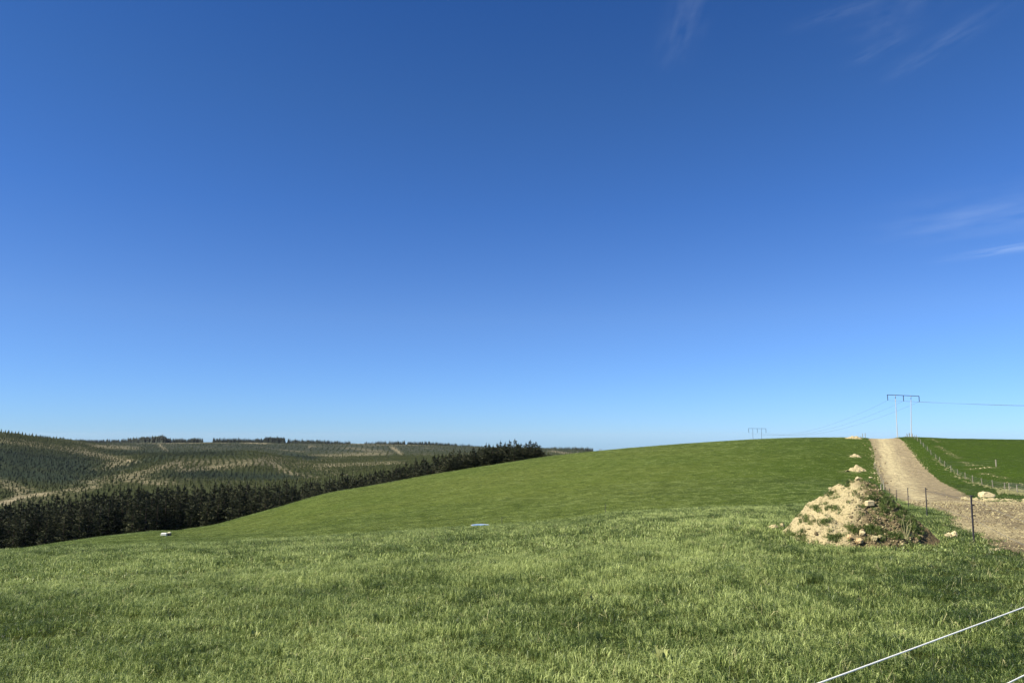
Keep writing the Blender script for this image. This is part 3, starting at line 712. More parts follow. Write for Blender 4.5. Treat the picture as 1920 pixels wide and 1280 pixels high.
def heap(label, lobes, D0, nx=230, ny=150, lump=.06, soil=None, half=(2.2, 1.7), name='earth_mound', clump=1.0):
    """lobes: (photo x, photo y of peak, D, slope across, slope along); the foot is where the cones meet the ground"""
    L = []
    for px, py, D, k1, k2 in lobes:
        p = at(px, py, D); L.append((p.x, p.y, p.z, k1, k2))
    c = (sum(l[0] for l in L)/len(L), sum(l[1] for l in L)/len(L))
    gx, gy = np.meshgrid(np.linspace(c[0]-half[0], c[0]+half[0], nx), np.linspace(c[1]-half[1], c[1]+half[1], ny))
    def zf(gx, gy):
        z0 = H(gx, gy); acc = 0; kk = 32/max(.3, clump)
        zs = []
        for x, y, z, k1, k2 in L:
            d = np.sqrt(((gx-x)*k1)**2+((gy-y)*k2)**2+.0035*clump**2)
            zs.append(z-d)
        zs = np.array(zs); m = zs.max(0); z = m+np.log(np.exp((zs-m)*kk).sum(0))/kk
        s = 1/clump
        z = z+lump*(1.1*fbm(gx*2.1*s, gy*2.1*s, 2, 81)+.75*np.abs(fbm(gx*6.0*s, gy*6.0*s, 3, 83)))-.25*lump
        hh = z-z0
        return hh-.75*lump*(1-sstep(0, .30, hh))
    h = zf(gx, gy); z0 = H(gx, gy)
    Z = np.where(h > -.10, z0+h, z0-.10)
    I = np.arange(nx*ny).reshape(ny, nx); Q = np.stack([I[:-1, :-1], I[:-1, 1:], I[1:, 1:], I[1:, :-1]], -1)
    mk = (h[:-1, :-1] > -.09) | (h[1:, 1:] > -.09) | (h[:-1, 1:] > -.09) | (h[1:, :-1] > -.09)
    q = Q[mk]; used, inv = np.unique(q, return_inverse=True); V = np.stack([gx, gy, Z], -1).reshape(-1, 3)[used]
    o = empty(name, (c[0], c[1], Hs(*c))); 
    body = mesh_obj('soil', V-np.array([c[0], c[1], o.location.z]), inv.reshape(q.shape), M['mound'], o, smooth=True)
    px, py = project(V[:, 0], V[:, 1], V[:, 2])
    vattr(body, 'soil', soil(px, py, V) if soil is not None else np.full(len(V), .0))
    tag(o, label, 'earth heap'); return o, zf, c
def soilmap(px, py, V):
    return np.clip(sstep(1588, 1640, px+.35*(py-960))*1.05+segd(px, py, [(1620, 905, 1650, 930, 18, 12, .7)]), 0, 1.1)
mound, mz, mc = heap('big heap of pale clay and brown soil in the grass beside the track',
    [(1609, 890, 18.2, .95, .95), (1622, 893, 18.3, .95, .95), (1594, 899, 18.4, 1.0, .95), (1575, 904, 18.8, 1.0, .95), (1560, 910, 18.8, 1.0, .95), (1540, 926, 18.7, 1.1, .9), (1524, 935, 18.8, 1.2, 1.0), (1520, 960, 17.9, 1.4, .95), (1507, 983, 17.5, 1.9, 1.0), (1634, 904, 18.1, 1.15, .95), (1650, 928, 17.8, 1.3, 1.0), (1664, 954, 17.6, 1.7, 1.05), (1672, 982, 17.3, 2.0, 1.2),
     (1550, 960, 17.4, .8, .9), (1606, 943, 17.4, .8, .9), (1636, 984, 16.9, .9, .8), (1666, 986, 17.0, 1.0, .8), (1590, 998, 16.9, .9, .8), (1545, 998, 17.0, .9, .8)], 18, soil=soilmap, lump=.075)
def on_mound(px, py):
    s = y2s(py); u = 640-py; t = (px-960)/(FPX*CP-u*SP); D = np.linspace(15.2, 20.5, 900)
    hh = mz(t*D, D); zz = H(t*D, D)+np.maximum(hh, 0)
    i = np.where(zz > EYE+s*D)[0]
    if not len(i): return None
    i = i[0]; return t*D[i], D[i], float(zz[i]), float(hh[i])
# clods and stones lying on the mound
q = np.random.default_rng(90); P1, P2, PG = [], [], []
for i in range(5200):
    px = q.uniform(1468, 1730); py = q.uniform(888, 1022); g = on_mound(px, py)
    if g is None or g[3] < .015: continue
    sv = sstep(1588, 1640, np.array([px+.35*(py-960)]))[0]
    (P2 if q.uniform() < sv else P1).append(g[:3])
P1 = np.array(P1); P2 = np.array(P2)
def child_clods(name, pts, size, temps, seed):
    """joined small lumps, one part of the mound"""
    q = np.random.default_rng(seed); Vs, Fs = [], []; b = 0
    base = [rock_mesh(700+i, .5, .5, .42, .6, 1) for i in range(4)]
    for p, s in zip(pts, size):
        V, F = base[q.integers(4)]; V = np.array(V)*s*q.uniform(.7, 1.3, 3); a = q.uniform(0, 6.28); c_, s_ = cos(a), sin(a)
        V = np.column_stack([V[:, 0]*c_-V[:, 1]*s_, V[:, 0]*s_+V[:, 1]*c_, V[:, 2]])+np.array(p)-np.array(mound.location)
        Vs.append(V); Fs.append(np.array(F)+b); b += len(V)
    o = mesh_obj(name, np.concatenate(Vs), np.concatenate(Fs), temps, mound); o['kind'] = 'stuff'; return o
child_clods('clay_clods', P1[:2000], np.clip(np.exp(q.normal(math.log(.021), .5, 2000)), .015, .11), M['clod'], 1)
child_clods('soil_clods', P2[:900], np.clip(np.exp(q.normal(math.log(.040), .5, 900)), .015, .11), M['mudclod'], 2)
child_clods('clay_clods', P2[900:1150], np.clip(np.exp(q.normal(math.log(.032), .5, 250)), .015, .09), M['clod'], 3)
# grass growing on the mound
SPOT = [(1640, 905, 9, 7, 22), (1632, 935, 10, 5, 22), (1655, 938, 8, 7, 18), (1655, 958, 10, 9, 26), (1597, 993, 8, 5, 22), (1635, 993, 17, 7, 46), (1650, 1008, 9, 5, 18), (1537, 951, 9, 5, 22), (1515, 980, 7, 7, 16), (1547, 977, 7, 4, 14),
        (1561, 955, 7, 3, 12), (1690, 962, 12, 8, 34), (1705, 978, 12, 10, 40), (1672, 942, 8, 8, 24), (1590, 912, 5, 3, 8), (1560, 927, 8, 4, 16), (1500, 1008, 10, 6, 26), (1560, 1008, 12, 5, 26), (1595, 905, 8, 3, 8), (1625, 900, 8, 3, 10),
        (1480, 1000, 8, 5, 14), (1680, 1005, 10, 5, 20), (1715, 995, 10, 8, 26), (1500, 968, 5, 3, 8), (1715, 965, 8, 6, 22), (1660, 925, 6, 6, 14)]
Gp = []
for sx, sy, wx, wy, nn in SPOT:
    for i in range(nn):
        g = on_mound(sx+q.normal(0, wx*.75), sy+q.normal(0, wy*.8))
        if g is not None: Gp.append(g[:3])
for i in range(240):
    px = q.uniform(1475, 1725); g = on_mound(px, q.uniform(895, 1018))
    if g is not None and g[3] > .02 and (px > 1600 or q.uniform() < .25): Gp.append(g[:3])
Gp = np.array(Gp); n = len(Gp); s = q.uniform(.3, .85, n)
tg = [template('grass_clump', *tuft(55, .10, .06, .16, .007, .7, 180+i), M['grass_dark']) for i in range(3)]
scatter('mound_grass', Gp, np.column_stack([q.normal(0, .2, n), q.normal(0, .2, n), q.uniform(0, 6, n)]), np.column_stack([s, s, s]), q.uniform(.3, .9, n), tg, 'dark grass tufts sprouting on the big earth mound', 'grass')
# block and stones on the mound
def mound_stone(px, py, w, h, mat, label, seed, sub=3, depth=.8, yaw=0, blocky=False):
    g = on_mound(px, py); D = g[1] if g else 17.5; s = D/FPX
    if blocky:
        b = MB(); b.box((0, 0, h*s/2), (w*s, w*s*.6, h*s), bev=.012, taper=.94); V, F = b.V, b.F
        V = [(v[0]+.006*sin(v[2]*90+v[1]*60), v[1], v[2]+.01*(v[0]/(w*s))) for v in V]
        o = mesh_obj('stone', V, F, mat)
    else:
        V, F = rock_mesh(seed, w*s/2, w*s/2*depth, h*s/2*1.2, .4, sub); o = mesh_obj('stone', [(v[0], v[1], v[2]+h*s*.40) for v in V], F, mat)
    o.location = at(px, py, D-.02); o.rotation_euler = (0, 0, yaw); tag(o, label, 'stone'); return o
mound_stone(1631, 948, 15, 9.5, M['rock'], 'squared cream stone block standing out on the brown side of the mound', 401, blocky=True, yaw=.12)
mound_stone(1631, 938.5, 3.5, 3, M['rock'], 'tiny pale stone perched just above the squared cream block', 402)
mound_stone(1593, 1010, 9, 9, M['rock_orange'], 'orange clay stone at the front foot of the mound, left of a larger one', 403)
mound_stone(1612, 1017, 17, 9, M['rock_orange'], 'largest orange clay stone at the front foot of the mound', 404)
mound_stone(1617, 1002, 11, 7, M['rock'], 'pale rounded stone above the orange stones at the foot of the mound', 405)
mound_stone(1640, 1013, 13, 10, M['clod'], 'rounded pale clod between grass tufts at the front foot of the mound', 406)
mound_stone(1652, 1010, 12, 8, M['clod'], 'rough pale clod near the right end of the stones at the foot of the mound', 407)
mound_stone(1608, 899, 8, 6, M['rock'], 'rounded stone crowning the top of the mound', 408)
mound_stone(1530, 1002, 7, 6, M['mudclod'], 'small brown lump low on the pale left face of the mound', 409)
# dead stalks at the right foot of the mound
sb = empty('dead_weed', at(1698, 1006, 16.6)); stalks = [((1697, 1005), (1693, 975), (1694, 962)), ((1698, 1005), (1702, 985), (1712, 978)), ((1699, 1006), (1706, 990), (1707, 970)), ((1701, 1007), (1714, 995), (1719, 986)), ((1698, 1004), (1701, 980), (1705, 973)), ((1696, 1005), (1690, 985), (1692, 970)), ((1700, 1006), (1709, 985), (1704, 974))]
for i, pts in enumerate(stalks):
    b = MB(); P = [at(*p, 16.6-.05*(j % 3)+.02*i)-sb.location for j, p in enumerate(pts)]
    m = (P[0]+P[1])/2+Vector((.01, 0, -.005)); b.tube([P[0]-Vector((0, 0, .05)), m, P[1], (P[1]+P[2])/2+Vector((.006, 0, 0)), P[2]], [.006, .0055, .005, .004, .002], 5); b.build('stalk', M['straw'], sb)
tag(sb, 'bunch of bare dead stalks at the right foot of the mound', 'dead plant')
# the smaller heaps up the hill
def small_heap(label, lobes, half, lump, clump, dmin=60):
    lump *= 1.6; clump *= .55
    LL = []
    for px, py, yf, k1, k2 in lobes:
        g = ground_hit(px, yf, dmin, 230); LL.append((px, py, g[1], k1, k2))
    return heap(label, LL, 0, nx=110, ny=80, lump=lump, half=half, clump=clump, soil=lambda px, py, V: np.full(len(V), .12))
h1, z1, c1 = small_heap('pale clay heap on the hillside nearest behind the big mound', [(1606, 870, 880, .75, .7), (1599, 875, 882, .6, .6), (1589, 881, 884, .45, .5)], (3.0, 2.2), .085, 1.9)
h2, z2, c2 = small_heap('smallest pale clay heap, half way up the slope left of the track', [(1603, 849.5, 855, .7, .6), (1596, 853, 856, .5, .5)], (2.6, 2.2), .075, 1.8)
h3, z3, c3 = small_heap('pale clay heap on the skyline just left of the top of the track', [(1605, 816.5, 822, .6, .6), (1598, 817, 822, .5, .6), (1591, 818.5, 822, .5, .6)], (3.6, 2.6), .11, 2.3)
g5 = ground_hit(1857, 938, 40, 120)
h4, z4, c4 = heap('low pale clay heap at the foot of the cream boulder across the track', [(1858, 932, g5[1], .4, .5), (1850, 935, g5[1], .3, .4)], 0, nx=110, ny=80, lump=.08, half=(2.0, 1.6), clump=1.5, soil=lambda px, py, V: np.full(len(V), .1))
h5, z5, c5 = heap('low clay heap at the far edge of the track, right of the cream boulder', [(1893, 932.5, g5[1], .4, .5), (1902, 934, g5[1], .3, .4)], 0, nx=110, ny=80, lump=.08, half=(2.0, 1.6), clump=1.5, soil=lambda px, py, V: np.full(len(V), .15))

# ------------------------------------------------------------------ fences
def post_mesh(r, h, n=9, seed=0, flat=False):
    b = MB(); q = random.Random(seed)
    b.tube([(0, 0, -.3), (q.uniform(-.01, .01), 0, h*.5), (q.uniform(-.02, .02), q.uniform(-.02, .02), h-.02), (0, 0, h)], [r*1.05, r, r*.97, r*.8], n)
    return b
right_px = [(1908, 924.6), (1884.5, 920.5), (1862, 914.6), (1842, 913), (1824.4, 908), (1810, 899), (1796, 893.5), (1783.5, 885), (1772, 879), (1763, 872), (1755, 862), (1746, 854), (1739, 847), (1732, 838), (1726.5, 833), (1720.5, 826), (1715, 822.5)]
f1 = empty('wire_fence', (0, 0, 0)); posts = []
Dn = [80+6.8*i for i in range(17)]
pm = [post_mesh(.056, 1.0, seed=i).build('post', M['post'], f1) for i in range(3)]
for i, ((px, py), D) in enumerate(zip(right_px, Dn)):
    t = (px-960)/(FPX*CP-(640-py)*SP); x, y = t*D, D; z = Hs(x, y); posts.append(Vector((x, y, z)))
# carry the line out of frame at the right and over the crest
d_ = (posts[0]-posts[3])/3
for i in (1, 2): p = posts[0]+d_*1 if i == 1 else posts[0]+d_; posts.insert(0, Vector((p.x, p.y, Hs(p.x, p.y))))
for i in range(3): p = posts[-1]+Vector((.436*6.8, 6.8, 0)); posts.append(Vector((p.x, p.y, Hs(p.x, p.y))))
for i, p in enumerate(posts):
    o = pm[i] if i < 3 else pm[i % 3].copy()
    if i >= 3: sc.collection.objects.link(o); o.parent = f1
    o.location = p+Vector((0, 0, -.03)); o.rotation_euler = (random.uniform(-.05, .05), random.uniform(-.05, .05), random.uniform(0, 6)); o.scale = (1, 1, random.uniform(.92, 1.12))
for hgt in (.3, .5, .7, .9):
    b = MB(); pts = []
    for k, (p0, p1) in enumerate(zip(posts[:-1], posts[1:])):
        for j in range(3):
            f = j/3; pts.append(p0.lerp(p1, f)+Vector((-.08, 0, hgt-.04*math.sin(pi*f))))
    b.tube(pts, .006, 4); b.build('wire', M['wire'], f1)
q = np.random.default_rng(70); dg = []
for p0, p1 in zip(posts[:12], posts[1:13]):
    for j in range(11):
        f = q.uniform(); p = p0.lerp(p1, f); dg.append((p.x+q.normal(0, .28), p.y+q.normal(0, .7)))
for j in range(300):
    g = ground_hit(q.uniform(1872, 1945), 922+q.normal(0, 2.4), 60, 130); dg.append(g[:2])
dg = np.array(dg); n = len(dg); td2 = [template('dry_tuft', *tuft(26, .22, .15, .42, .028, .5, 195+i), M['straw']) for i in range(3)]
sv_ = q.uniform(.35, 1.0, n)[:, None]*np.ones((n, 3)); scatter('dry_grass', np.column_stack([dg, H(dg[:, 0], dg[:, 1])]), np.column_stack([q.normal(0, .2, n), q.normal(0, .2, n), q.uniform(0, 6, n)]), sv_, q.uniform(0, 1, n), td2, 'dry straw coloured grass along the foot of the wire fence', 'grass')
tag(f1, 'post and wire fence running up the slope right of the dirt track', 'fence')
# second, short cross fence with a strainer post out in the paddock
g = ground_hit(1868, 874.5, 60, 190); f2 = empty('paddock_fence', (0, 0, 0))
b = MB(); b.tube([(g[0], g[1], g[2]-.3), (g[0], g[1], g[2]+1.22), (g[0], g[1], g[2]+1.25)], [.12, .115, .09], 10); b.build('strainer_post', M['post'], f2)
jp = posts[2+8]
for hz in (.35, .7, 1.05):
    b = MB(); pts = []
    for j in range(9):
        f = j/8; x, y = g[0]*(1-f)+jp.x*f, g[1]*(1-f)+jp.y*f; zz = (g[2]+hz)*(1-f)+(jp.z+hz*.85)*f-.10*math.sin(pi*f); pts.append((x, y, max(zz, Hs(x, y)+.1)))
    b.tube(pts, .010, 4); b.build('wire', M['wire'], f2)
tag(f2, 'lone thick post with wires reaching left across the right paddock', 'fence')
# netting and rails at the right edge
f4 = empty('netting_fence', (0, 0, 0)); q = random.Random(5)
nn = [ground_hit(px, py, 60, 130) for px, py in ((1893, 922), (1925, 925), (1965, 927))]
for i, g in enumerate(nn):
    b = MB(); b.tube([(g[0], g[1], g[2]-.2), (g[0], g[1], g[2]+1.0)], [.06, .05], 8); b.build('post', M['post'], f4)
for hz in (.2, .4, .6, .8, .95):
    b = MB(); b.tube([(g[0], g[1]+.06, g[2]+hz) for g in nn], .012, 4); b.build('wire', M['wire'], f4)
tag(f4, 'short length of netting on thin posts standing in dry stalks at the right edge', 'fence')
# old posts along the left edge of the track
f3 = empty('track_fence', (0, 0, 0)); P3 = []
for px, yt, yb in [(1652.5, 910, 925), (1657.5, 902, 918), (1640, 868, 880)]:
    g = ground_hit(px, yb, 40, 150); s = g[1]/FPX; h = (yb-yt)*s+.1; P3.append((g, h))
    b = MB(); r = .085 if px > 1645 else .04; b.tube([(0, 0, -.2), (.02, 0, h*.6), (.0, 0, h)], [r, r, r*.85], 8); o = b.build('post', M['post'], f3); o.location = g
for px, yt in [(1617, 812), (1622, 811.5), (1614, 817)]:
    D = 206; p = at(px, yt, D); zg = Hs(p.x, D); b = MB(); b.tube([(0, 0, -.2), (0, 0, p.z-zg)], .07, 7); o = b.build('post', M['post'], f3); o.location = (p.x, D, zg)
    P3.append(((p.x, D, zg), p.z-zg))
for fr in (.45, .8):
    b = MB(); b.tube([(g[0], g[1], g[2]+h*fr) for g, h in (P3[0], P3[1], P3[2])], .006, 4); b.build('wire', M['wire'], f3)
tag(f3, 'few old timber posts along the left edge of the dirt track', 'fence')
# dark posts standing on the skyline behind the track's right shoulder
f5 = empty('crest_fence', (0, 0, 0))
for px, yt in [(1697.5, 817), (1701, 814), (1705, 811.5), (1710.5, 812), (1686, 818), (1718, 815)]:
    D = 212; p = at(px, yt, D); zg = Hs(p.x, D); b = MB(); b.tube([(0, 0, -.2), (0, 0, p.z-zg)], .075, 7); o = b.build('post', M['post'], f5); o.location = (p.x, D, zg)
tag(f5, 'dark row of posts against the sky where the track tops the hill', 'fence')

# electric fence with dark plastic standards
ef = empty('electric_fence', (0, 0, 0)); epos = []
for px, yt, yb in [(1826.5, 932, 1021), (1738.5, 916, 969), (1703.5, 915.5, 950), (1681.5, 919, 942), (1668.3, 915.5, 932), (1661, 913, 926)]:
    g = ground_hit(px, yb, 6, 110); s = g[1]/FPX; h = (yb-yt)*s
    b = MB(); lean = 0.012
    w = .036; b.box((0, 0, h/2-.1), (w, .014, h+.2)); b.box((-w*.42, -.014, h/2-.1), (.010, .03, h+.2))
    o = b.build('post', M['dark_post'], ef); o.location = g; o.rotation_euler = (0, lean, R(-8))
    for fr in (.985, .80, .59) if yb > 1000 else (.96, .56):
        c = MB(); c.box((.035, 0, 0), (.035, .03, .03), bev=.006); c.tube([(.05, 0, 0), (.062, -.01, -.004), (.055, -.015, -.022)], .006, 5)
        k = c.build('insulator', M['insulator'], o); k.location = (0, -.012, h*fr)
    epos.append((Vector(g), h))
first = epos[0][0]+(epos[0][0]-epos[1][0])*.55; fz = Hs(first.x, first.y)
for fr in (.90, .5):
    b = MB(); pts = [Vector((first.x+.06, first.y, fz+.9*fr))]+[g+Vector((.06, 0, h*fr)) for g, h in epos]
    pp = []
    for p0, p1 in zip(pts[:-1], pts[1:]):
        for j in range(5): f = j/5; pp.append(p0.lerp(p1, f)+Vector((0, 0, -.02*math.sin(pi*f))))
    b.tube(pp, .0022, 4); b.build('wire', M['wire'], ef)
tag(ef, 'electric fence of dark plastic posts between the grass and the track', 'fence')

# white electric rope gate close to the camera
rg = empty('rope_fence', (0, 0, 0))
def ropep(px, py, D): return at(px, py, D)
a0, a1 = at(1535, 1280, 2.35), at(1920, 1139.5, 3.25)
dirv = a1-a0
e0, e1_ = a0-dirv*2.2, a1+dirv*.95
b = MB(); b.tube([e0+(e1_-e0)*(i/24)+Vector((0, 0, -.012*math.sin(pi*i/24)+.012*math.sin(pi*(.55)))) for i in range(25)], .0026, 7); b.build('rope', M['rope'], rg)
c0 = at(1890, 1280, 2.9); c1 = at(1920, 1263, 3.0); dv = Vector((dirv.x, dirv.y, (c1-c0).z*(dirv.length/(c1-c0).length)*.9))
b = MB(); b.tube([c0-dv*1.4, c0, c0+dv*.9], .0026, 7); b.build('rope', M['rope'], rg)
for p in (e0, e1_):
    zg = Hs(p.x, p.y); b = MB(); b.tube([(p.x, p.y, zg-.2), (p.x, p.y, zg+1.1)], .02, 8); b.build('post', M['dark_post'], rg)
tag(rg, 'white electric fence ropes crossing the bottom right corner', 'fence')

# thin stakes in the near field
for px, yt, yb, lab in [(941, 969, 986, 'thin dark stake in the field just right of the water trough'), (1135, 945, 962, 'thin dark stake on the slope right of the field centre, farther up than the trough')]:
    D = 66; p = at(px, yt, D); zg = Hs(p.x, D); b = MB(); b.tube([(0, 0, -.2), (0, 0, max(.5, p.z-zg))], .022, 6); b.box((.03, 0, max(.5, p.z-zg)-.05), (.05, .04, .05))
    o = b.build('stake', M['dark_post']); o.location = (p.x, D, zg); tag(o, lab, 'stake', 'thin stakes in the field')
for px, yt, lab in [(1124.3, 841.5, 'left of two pale stakes on the distant hill edge'), (1127, 841.5, 'right of two pale stakes on the distant hill edge'), (1083, 848, 'single tiny pale stake on the hill edge right of the pines')]:
    D = 208; p = at(px, yt, D); zg = Hs(p.x, D); b = MB(); b.tube([(0, 0, -.2), (0, 0, max(.6, p.z-zg))], .08, 6); o = b.build('stake', M['post']); o.location = (p.x, D, zg); tag(o, lab, 'stake')

# ------------------------------------------------------------------ water troughs
D = 58; p = at(900.5, 983.5, D); rad = 34*D/FPX/2
o = empty('water_trough', (p.x, D, Hs(p.x, D))); ht = max(.35, p.z-o.location.z)
prof = [(rad*.94, -.2), (rad*1.0, ht-.08), (rad*1.02, ht), (rad*.965, ht+.002), (rad*.955, ht-.02), (rad*.9, ht-.3)]
V, F = [], []; N = 40
for r_, z_ in prof:
    for k in range(N): V.append((r_*cos(2*pi*k/N), r_*sin(2*pi*k/N), z_))
for i in range(len(prof)-1):
    for k in range(N): F.append((i*N+k, i*N+(k+1) % N, (i+1)*N+(k+1) % N, (i+1)*N+k))
mesh_obj('rim', V, F, M['concrete'], o, True)
mesh_obj('water', [(rad*.962*cos(2*pi*k/N), rad*.962*sin(2*pi*k/N), ht-.008) for k in range(N)], [tuple(range(N))], M['water'], o)
tag(o, 'round water trough sunk in the grass on the brow, pale blue water', 'trough')
g = ground_hit(312, 1004.5, 90, 200); D = g[1]; s = D/FPX
o = empty('feed_trough', g, .1)
b = MB(); b.box((-.25*s*16, 0, s*3.4), (10*s, 7*s, 4.6*s), bev=.05); b.build('tank', M['white'], o)
for dx_ in (-8.2, -.8): b = MB(); b.box((dx_*s+.2*s, 0, s*.6), (2.6*s, 6*s, 2.4*s), bev=.03); b.build('foot', M['white'], o)
b = MB(); b.box((4*s, .3, s*2.2), (5.2*s, 5*s, 4.6*s), bev=.04); b.build('valve_box', M['dark_post'], o)
b = MB(); b.box((3.6*s, .3, s*5.6), (5.4*s, 5.6*s, 2.0*s), bev=.04); b.build('lid', M['cream'], o)
tag(o, 'small white trough with a cream lidded box in the far left hollow', 'trough')

# ------------------------------------------------------------------ power line
def pylon(name, D, xl, xr, ytop_l, ytop_r, pl, pr, ins_px, label, thick, mat):
    thick *= .85; o = empty(name, (0, 0, 0)); A_, B_ = at(xl, ytop_l, D), at(xr, ytop_r, D+1.5)
    c = (A_+B_)/2; o.location = (c.x, c.y, Hs(c.x, c.y)); L = o.location
    b = MB(); b.tube([A_-L, B_-L], thick*.7, 6); b.tube([A_-L+Vector((0, .5, -.0)), B_-L+Vector((0, .5, 0))], thick*.55, 6); b.build('crossarm', M['steel'], o)
    for (xt, xb) in (pl, pr):
        f = (xt-xl)/(xr-xl); top = A_.lerp(B_, f)+Vector((0, .25, .15)); fb = at(xb, 821, D+.5); bot = Vector((fb.x, top.y, Hs(fb.x, top.y)-.5))
        b = MB(); b.tube([bot-L, (bot.lerp(top, .5))-L, top-L], [thick*.95, thick*.75, thick*.6], 10); b.build('pole', mat, o)
    att = []
    for f in (0, .5, 1):
        t = A_.lerp(B_, f); ln = ins_px*D/FPX; b = MB(); pts = [t-L+Vector((0, 0, -ln*k/12)) for k in range(13)]
        b.tube(pts, [thick*(.95 if k % 2 else .6) for k in range(13)], 8); b.build('insulator', M['porcelain'], o); att.append(t+Vector((0, 0, -ln)))
    tag(o, label, 'power pylon'); return att
at1 = pylon('power_pylon', 238, 1664, 1723, 739.8, 742.3, (1679.3, 1683.2), (1708.8, 1711.3), 10.5, 'nearer two-pole power pylon rising behind the top of the track', .17, M['pole'])
at2 = pylon('power_pylon', 430, 1403.5, 1436, 802.8, 803.2, (1411.5, 1411.7), (1428, 1428.2), 8, 'smaller distant two-pole power pylon on the skyline left of the track', .15, M['steel'])
at0 = [Vector((196+k*5, 150+k*3, 9.0)) for k in range(3)]
for i in range(3):
    for (p, q_, sag, lab) in ((at1[i], at2[i], 5.2-.1*i, 'sagging between the two pylons'), (at1[i], at0[i], 1.8, 'running off to the right of the near pylon')):
        b = MB(); b.tube([p.lerp(q_, k/26)-Vector((0, 0, 4*sag*(k/26)*(1-k/26))) for k in range(27)], .021, 5)
        o = b.build('power_cable', M['cable']); tag(o, '%s power cable %s' % (('left hand', 'middle', 'right hand')[i], lab), 'cable', 'cables '+lab)

# ------------------------------------------------------------------ pines
def pine_tree(seed, H0=16.0, R0=2.9, nc=900, full=.9, size=.72):
    q = np.random.default_rng(seed); V, F = [], []
    nwh = 20
    lean = q.normal(0, .25, 2)
    for w in range(nwh):
        f = (w+q.uniform(-.3, .3))/nwh; zc_ = H0*(.03+.93*f); R_ = R0*((1-f)**.60)*(1+.25*q.uniform(-1, 1))+.14
        nb = int(5+4*(1-f))
        for k in range(nb):
            a = q.uniform(0, 2*pi); L_ = R_*q.uniform(.65, 1.2); up = q.uniform(-.05, .38)+.25*f
            m = max(4, int(nc/(nwh*7)*(L_/R0+.45)))
            for j in range(m):
                g = q.uniform(.12, 1)**.8; r = L_*g; zz = zc_+up*r-.10*r*r/R0+q.normal(0, .18)
                aa = a+q.normal(0, .20); x, y = r*cos(aa)+lean[0]*f, r*sin(aa)+lean[1]*f; s = size*q.uniform(.5, 1.2)*(.45+.55*(1-f))
                d = Vector((cos(aa)+q.normal(0, .4), sin(aa)+q.normal(0, .4), .35+q.normal(0, .3))).normalized()
                n_ = d.cross(Vector(q.normal(0, 1, 3))).normalized(); b = len(V); c = Vector((x, y, zz))
                V += [tuple(c-d*s*.5-n_*s*.22), tuple(c-d*s*.5+n_*s*.22), tuple(c+d*s*.15+n_*s*.36), tuple(c+d*s*.7), tuple(c+d*s*.1-n_*s*.36)]
                F.append((b, b+1, b+2, b+3, b+4))
    for j in range(14):
        zz = H0*(.93+.075*j/14); b = len(V); a = q.uniform(0, 6.28); s = .38*(1.1-j/14)
        V += [(cos(a)*s+lean[0], sin(a)*s+lean[1], zz), (-cos(a)*s*.2+lean[0], -sin(a)*s*.2+lean[1], zz-.1), (lean[0], lean[1], zz+.45)]; F.append((b, b+1, b+2))
    T = MB(); T.tube([(0, 0, -1.5), (lean[0]*.3, lean[1]*.3, H0*.4), (lean[0], lean[1], H0*.97)], [.24, .17, .04], 7)
    return V, F, T
protos = []
for i in range(8):
    V, F, T = pine_tree(500+i, 16, 2.8+.35*(i % 4), 2000+150*(i % 3))
    me = bpy.data.meshes.new('crown'); me.from_pydata(V, [], F); me.update(); me.materials.append(M['pine'])
    mt = bpy.data.meshes.new('trunk'); mt.from_pydata(T.V, [], T.F); mt.update(); mt.materials.append(M['bark'])
    protos.append((me, mt))
def place_pine(x, y, z, h, label, group, i, wide=1.0, name='pine_tree'):
    me, mt = protos[i % 8]; o = empty(name, (x, y, z), random.uniform(0, 6.28))
    for nm, d in (('crown', me), ('trunk', mt)):
        c = bpy.data.objects.new(nm, d); sc.collection.objects.link(c); c.parent = o
    k = h/16.4; w = max(k, .78)*wide*random.uniform(.9, 1.15); o.scale = (w, w, k)
    tag(o, label, 'pine tree', group); return o
TOPX = [-60, 0, 40, 80, 150, 220, 300, 400, 450, 530, 560, 620, 660, 700, 750, 800, 822]
TOPY = [948, 943, 941, 936, 927, 919, 911, 908, 906, 906, 906, 898, 890, 885, 873, 858, 850]
cnt = 0
MARKS = [(-200, 60, 'at the far left edge of the picture'), (60, 140, 'below the pale earth strip of the left hill'), (140, 220, 'left of the hollow with the white trough'), (220, 290, 'just left of the white trough'),
         (290, 350, 'straight behind the white trough'), (350, 410, 'where the green hill edge starts to rise'), (410, 480, 'below the pale rows of the middle ridge'), (480, 550, 'in the darkest low part of the belt'),
         (550, 620, 'where the belt narrows along the hill'), (620, 690, 'on the lower part of the climbing belt'), (690, 760, 'half way up the climbing belt'), (760, 850, 'on the upper part of the climbing belt')]
random.seed(11)
for rowi, (D0, dtop, sp) in enumerate([(236, 14, 15.5), (246, 6, 15.5), (258, 0, 15.5), (272, -3, 17.0)]):
    x = -75+rowi*5
    while x < 838:
        px = x+random.uniform(-4, 4); D = D0+random.uniform(-3, 3)
        t = x2t(px); X_, Y_ = t*D, D; zg = Hs(X_, Y_)
        yt = np.interp(px, TOPX, TOPY)+dtop+random.uniform(-6, 7)
        if random.random() < .12: yt -= 6
        h = at(px, yt, D).z-zg; h = max(5, h)
        for a_, b_, lab in MARKS:
            if a_ <= px < b_:
                w_ = ('front row', 'second row', 'third row', 'back row')[rowi]
                place_pine(X_, Y_, zg, h, 'dark pine in the %s, %s' % (w_, lab), 'dark pines, %s, %s' % (w_, lab), cnt, 1.0+max(0, (14-h)*.03)); cnt += 1
        x += sp if px < 560 else sp*.62
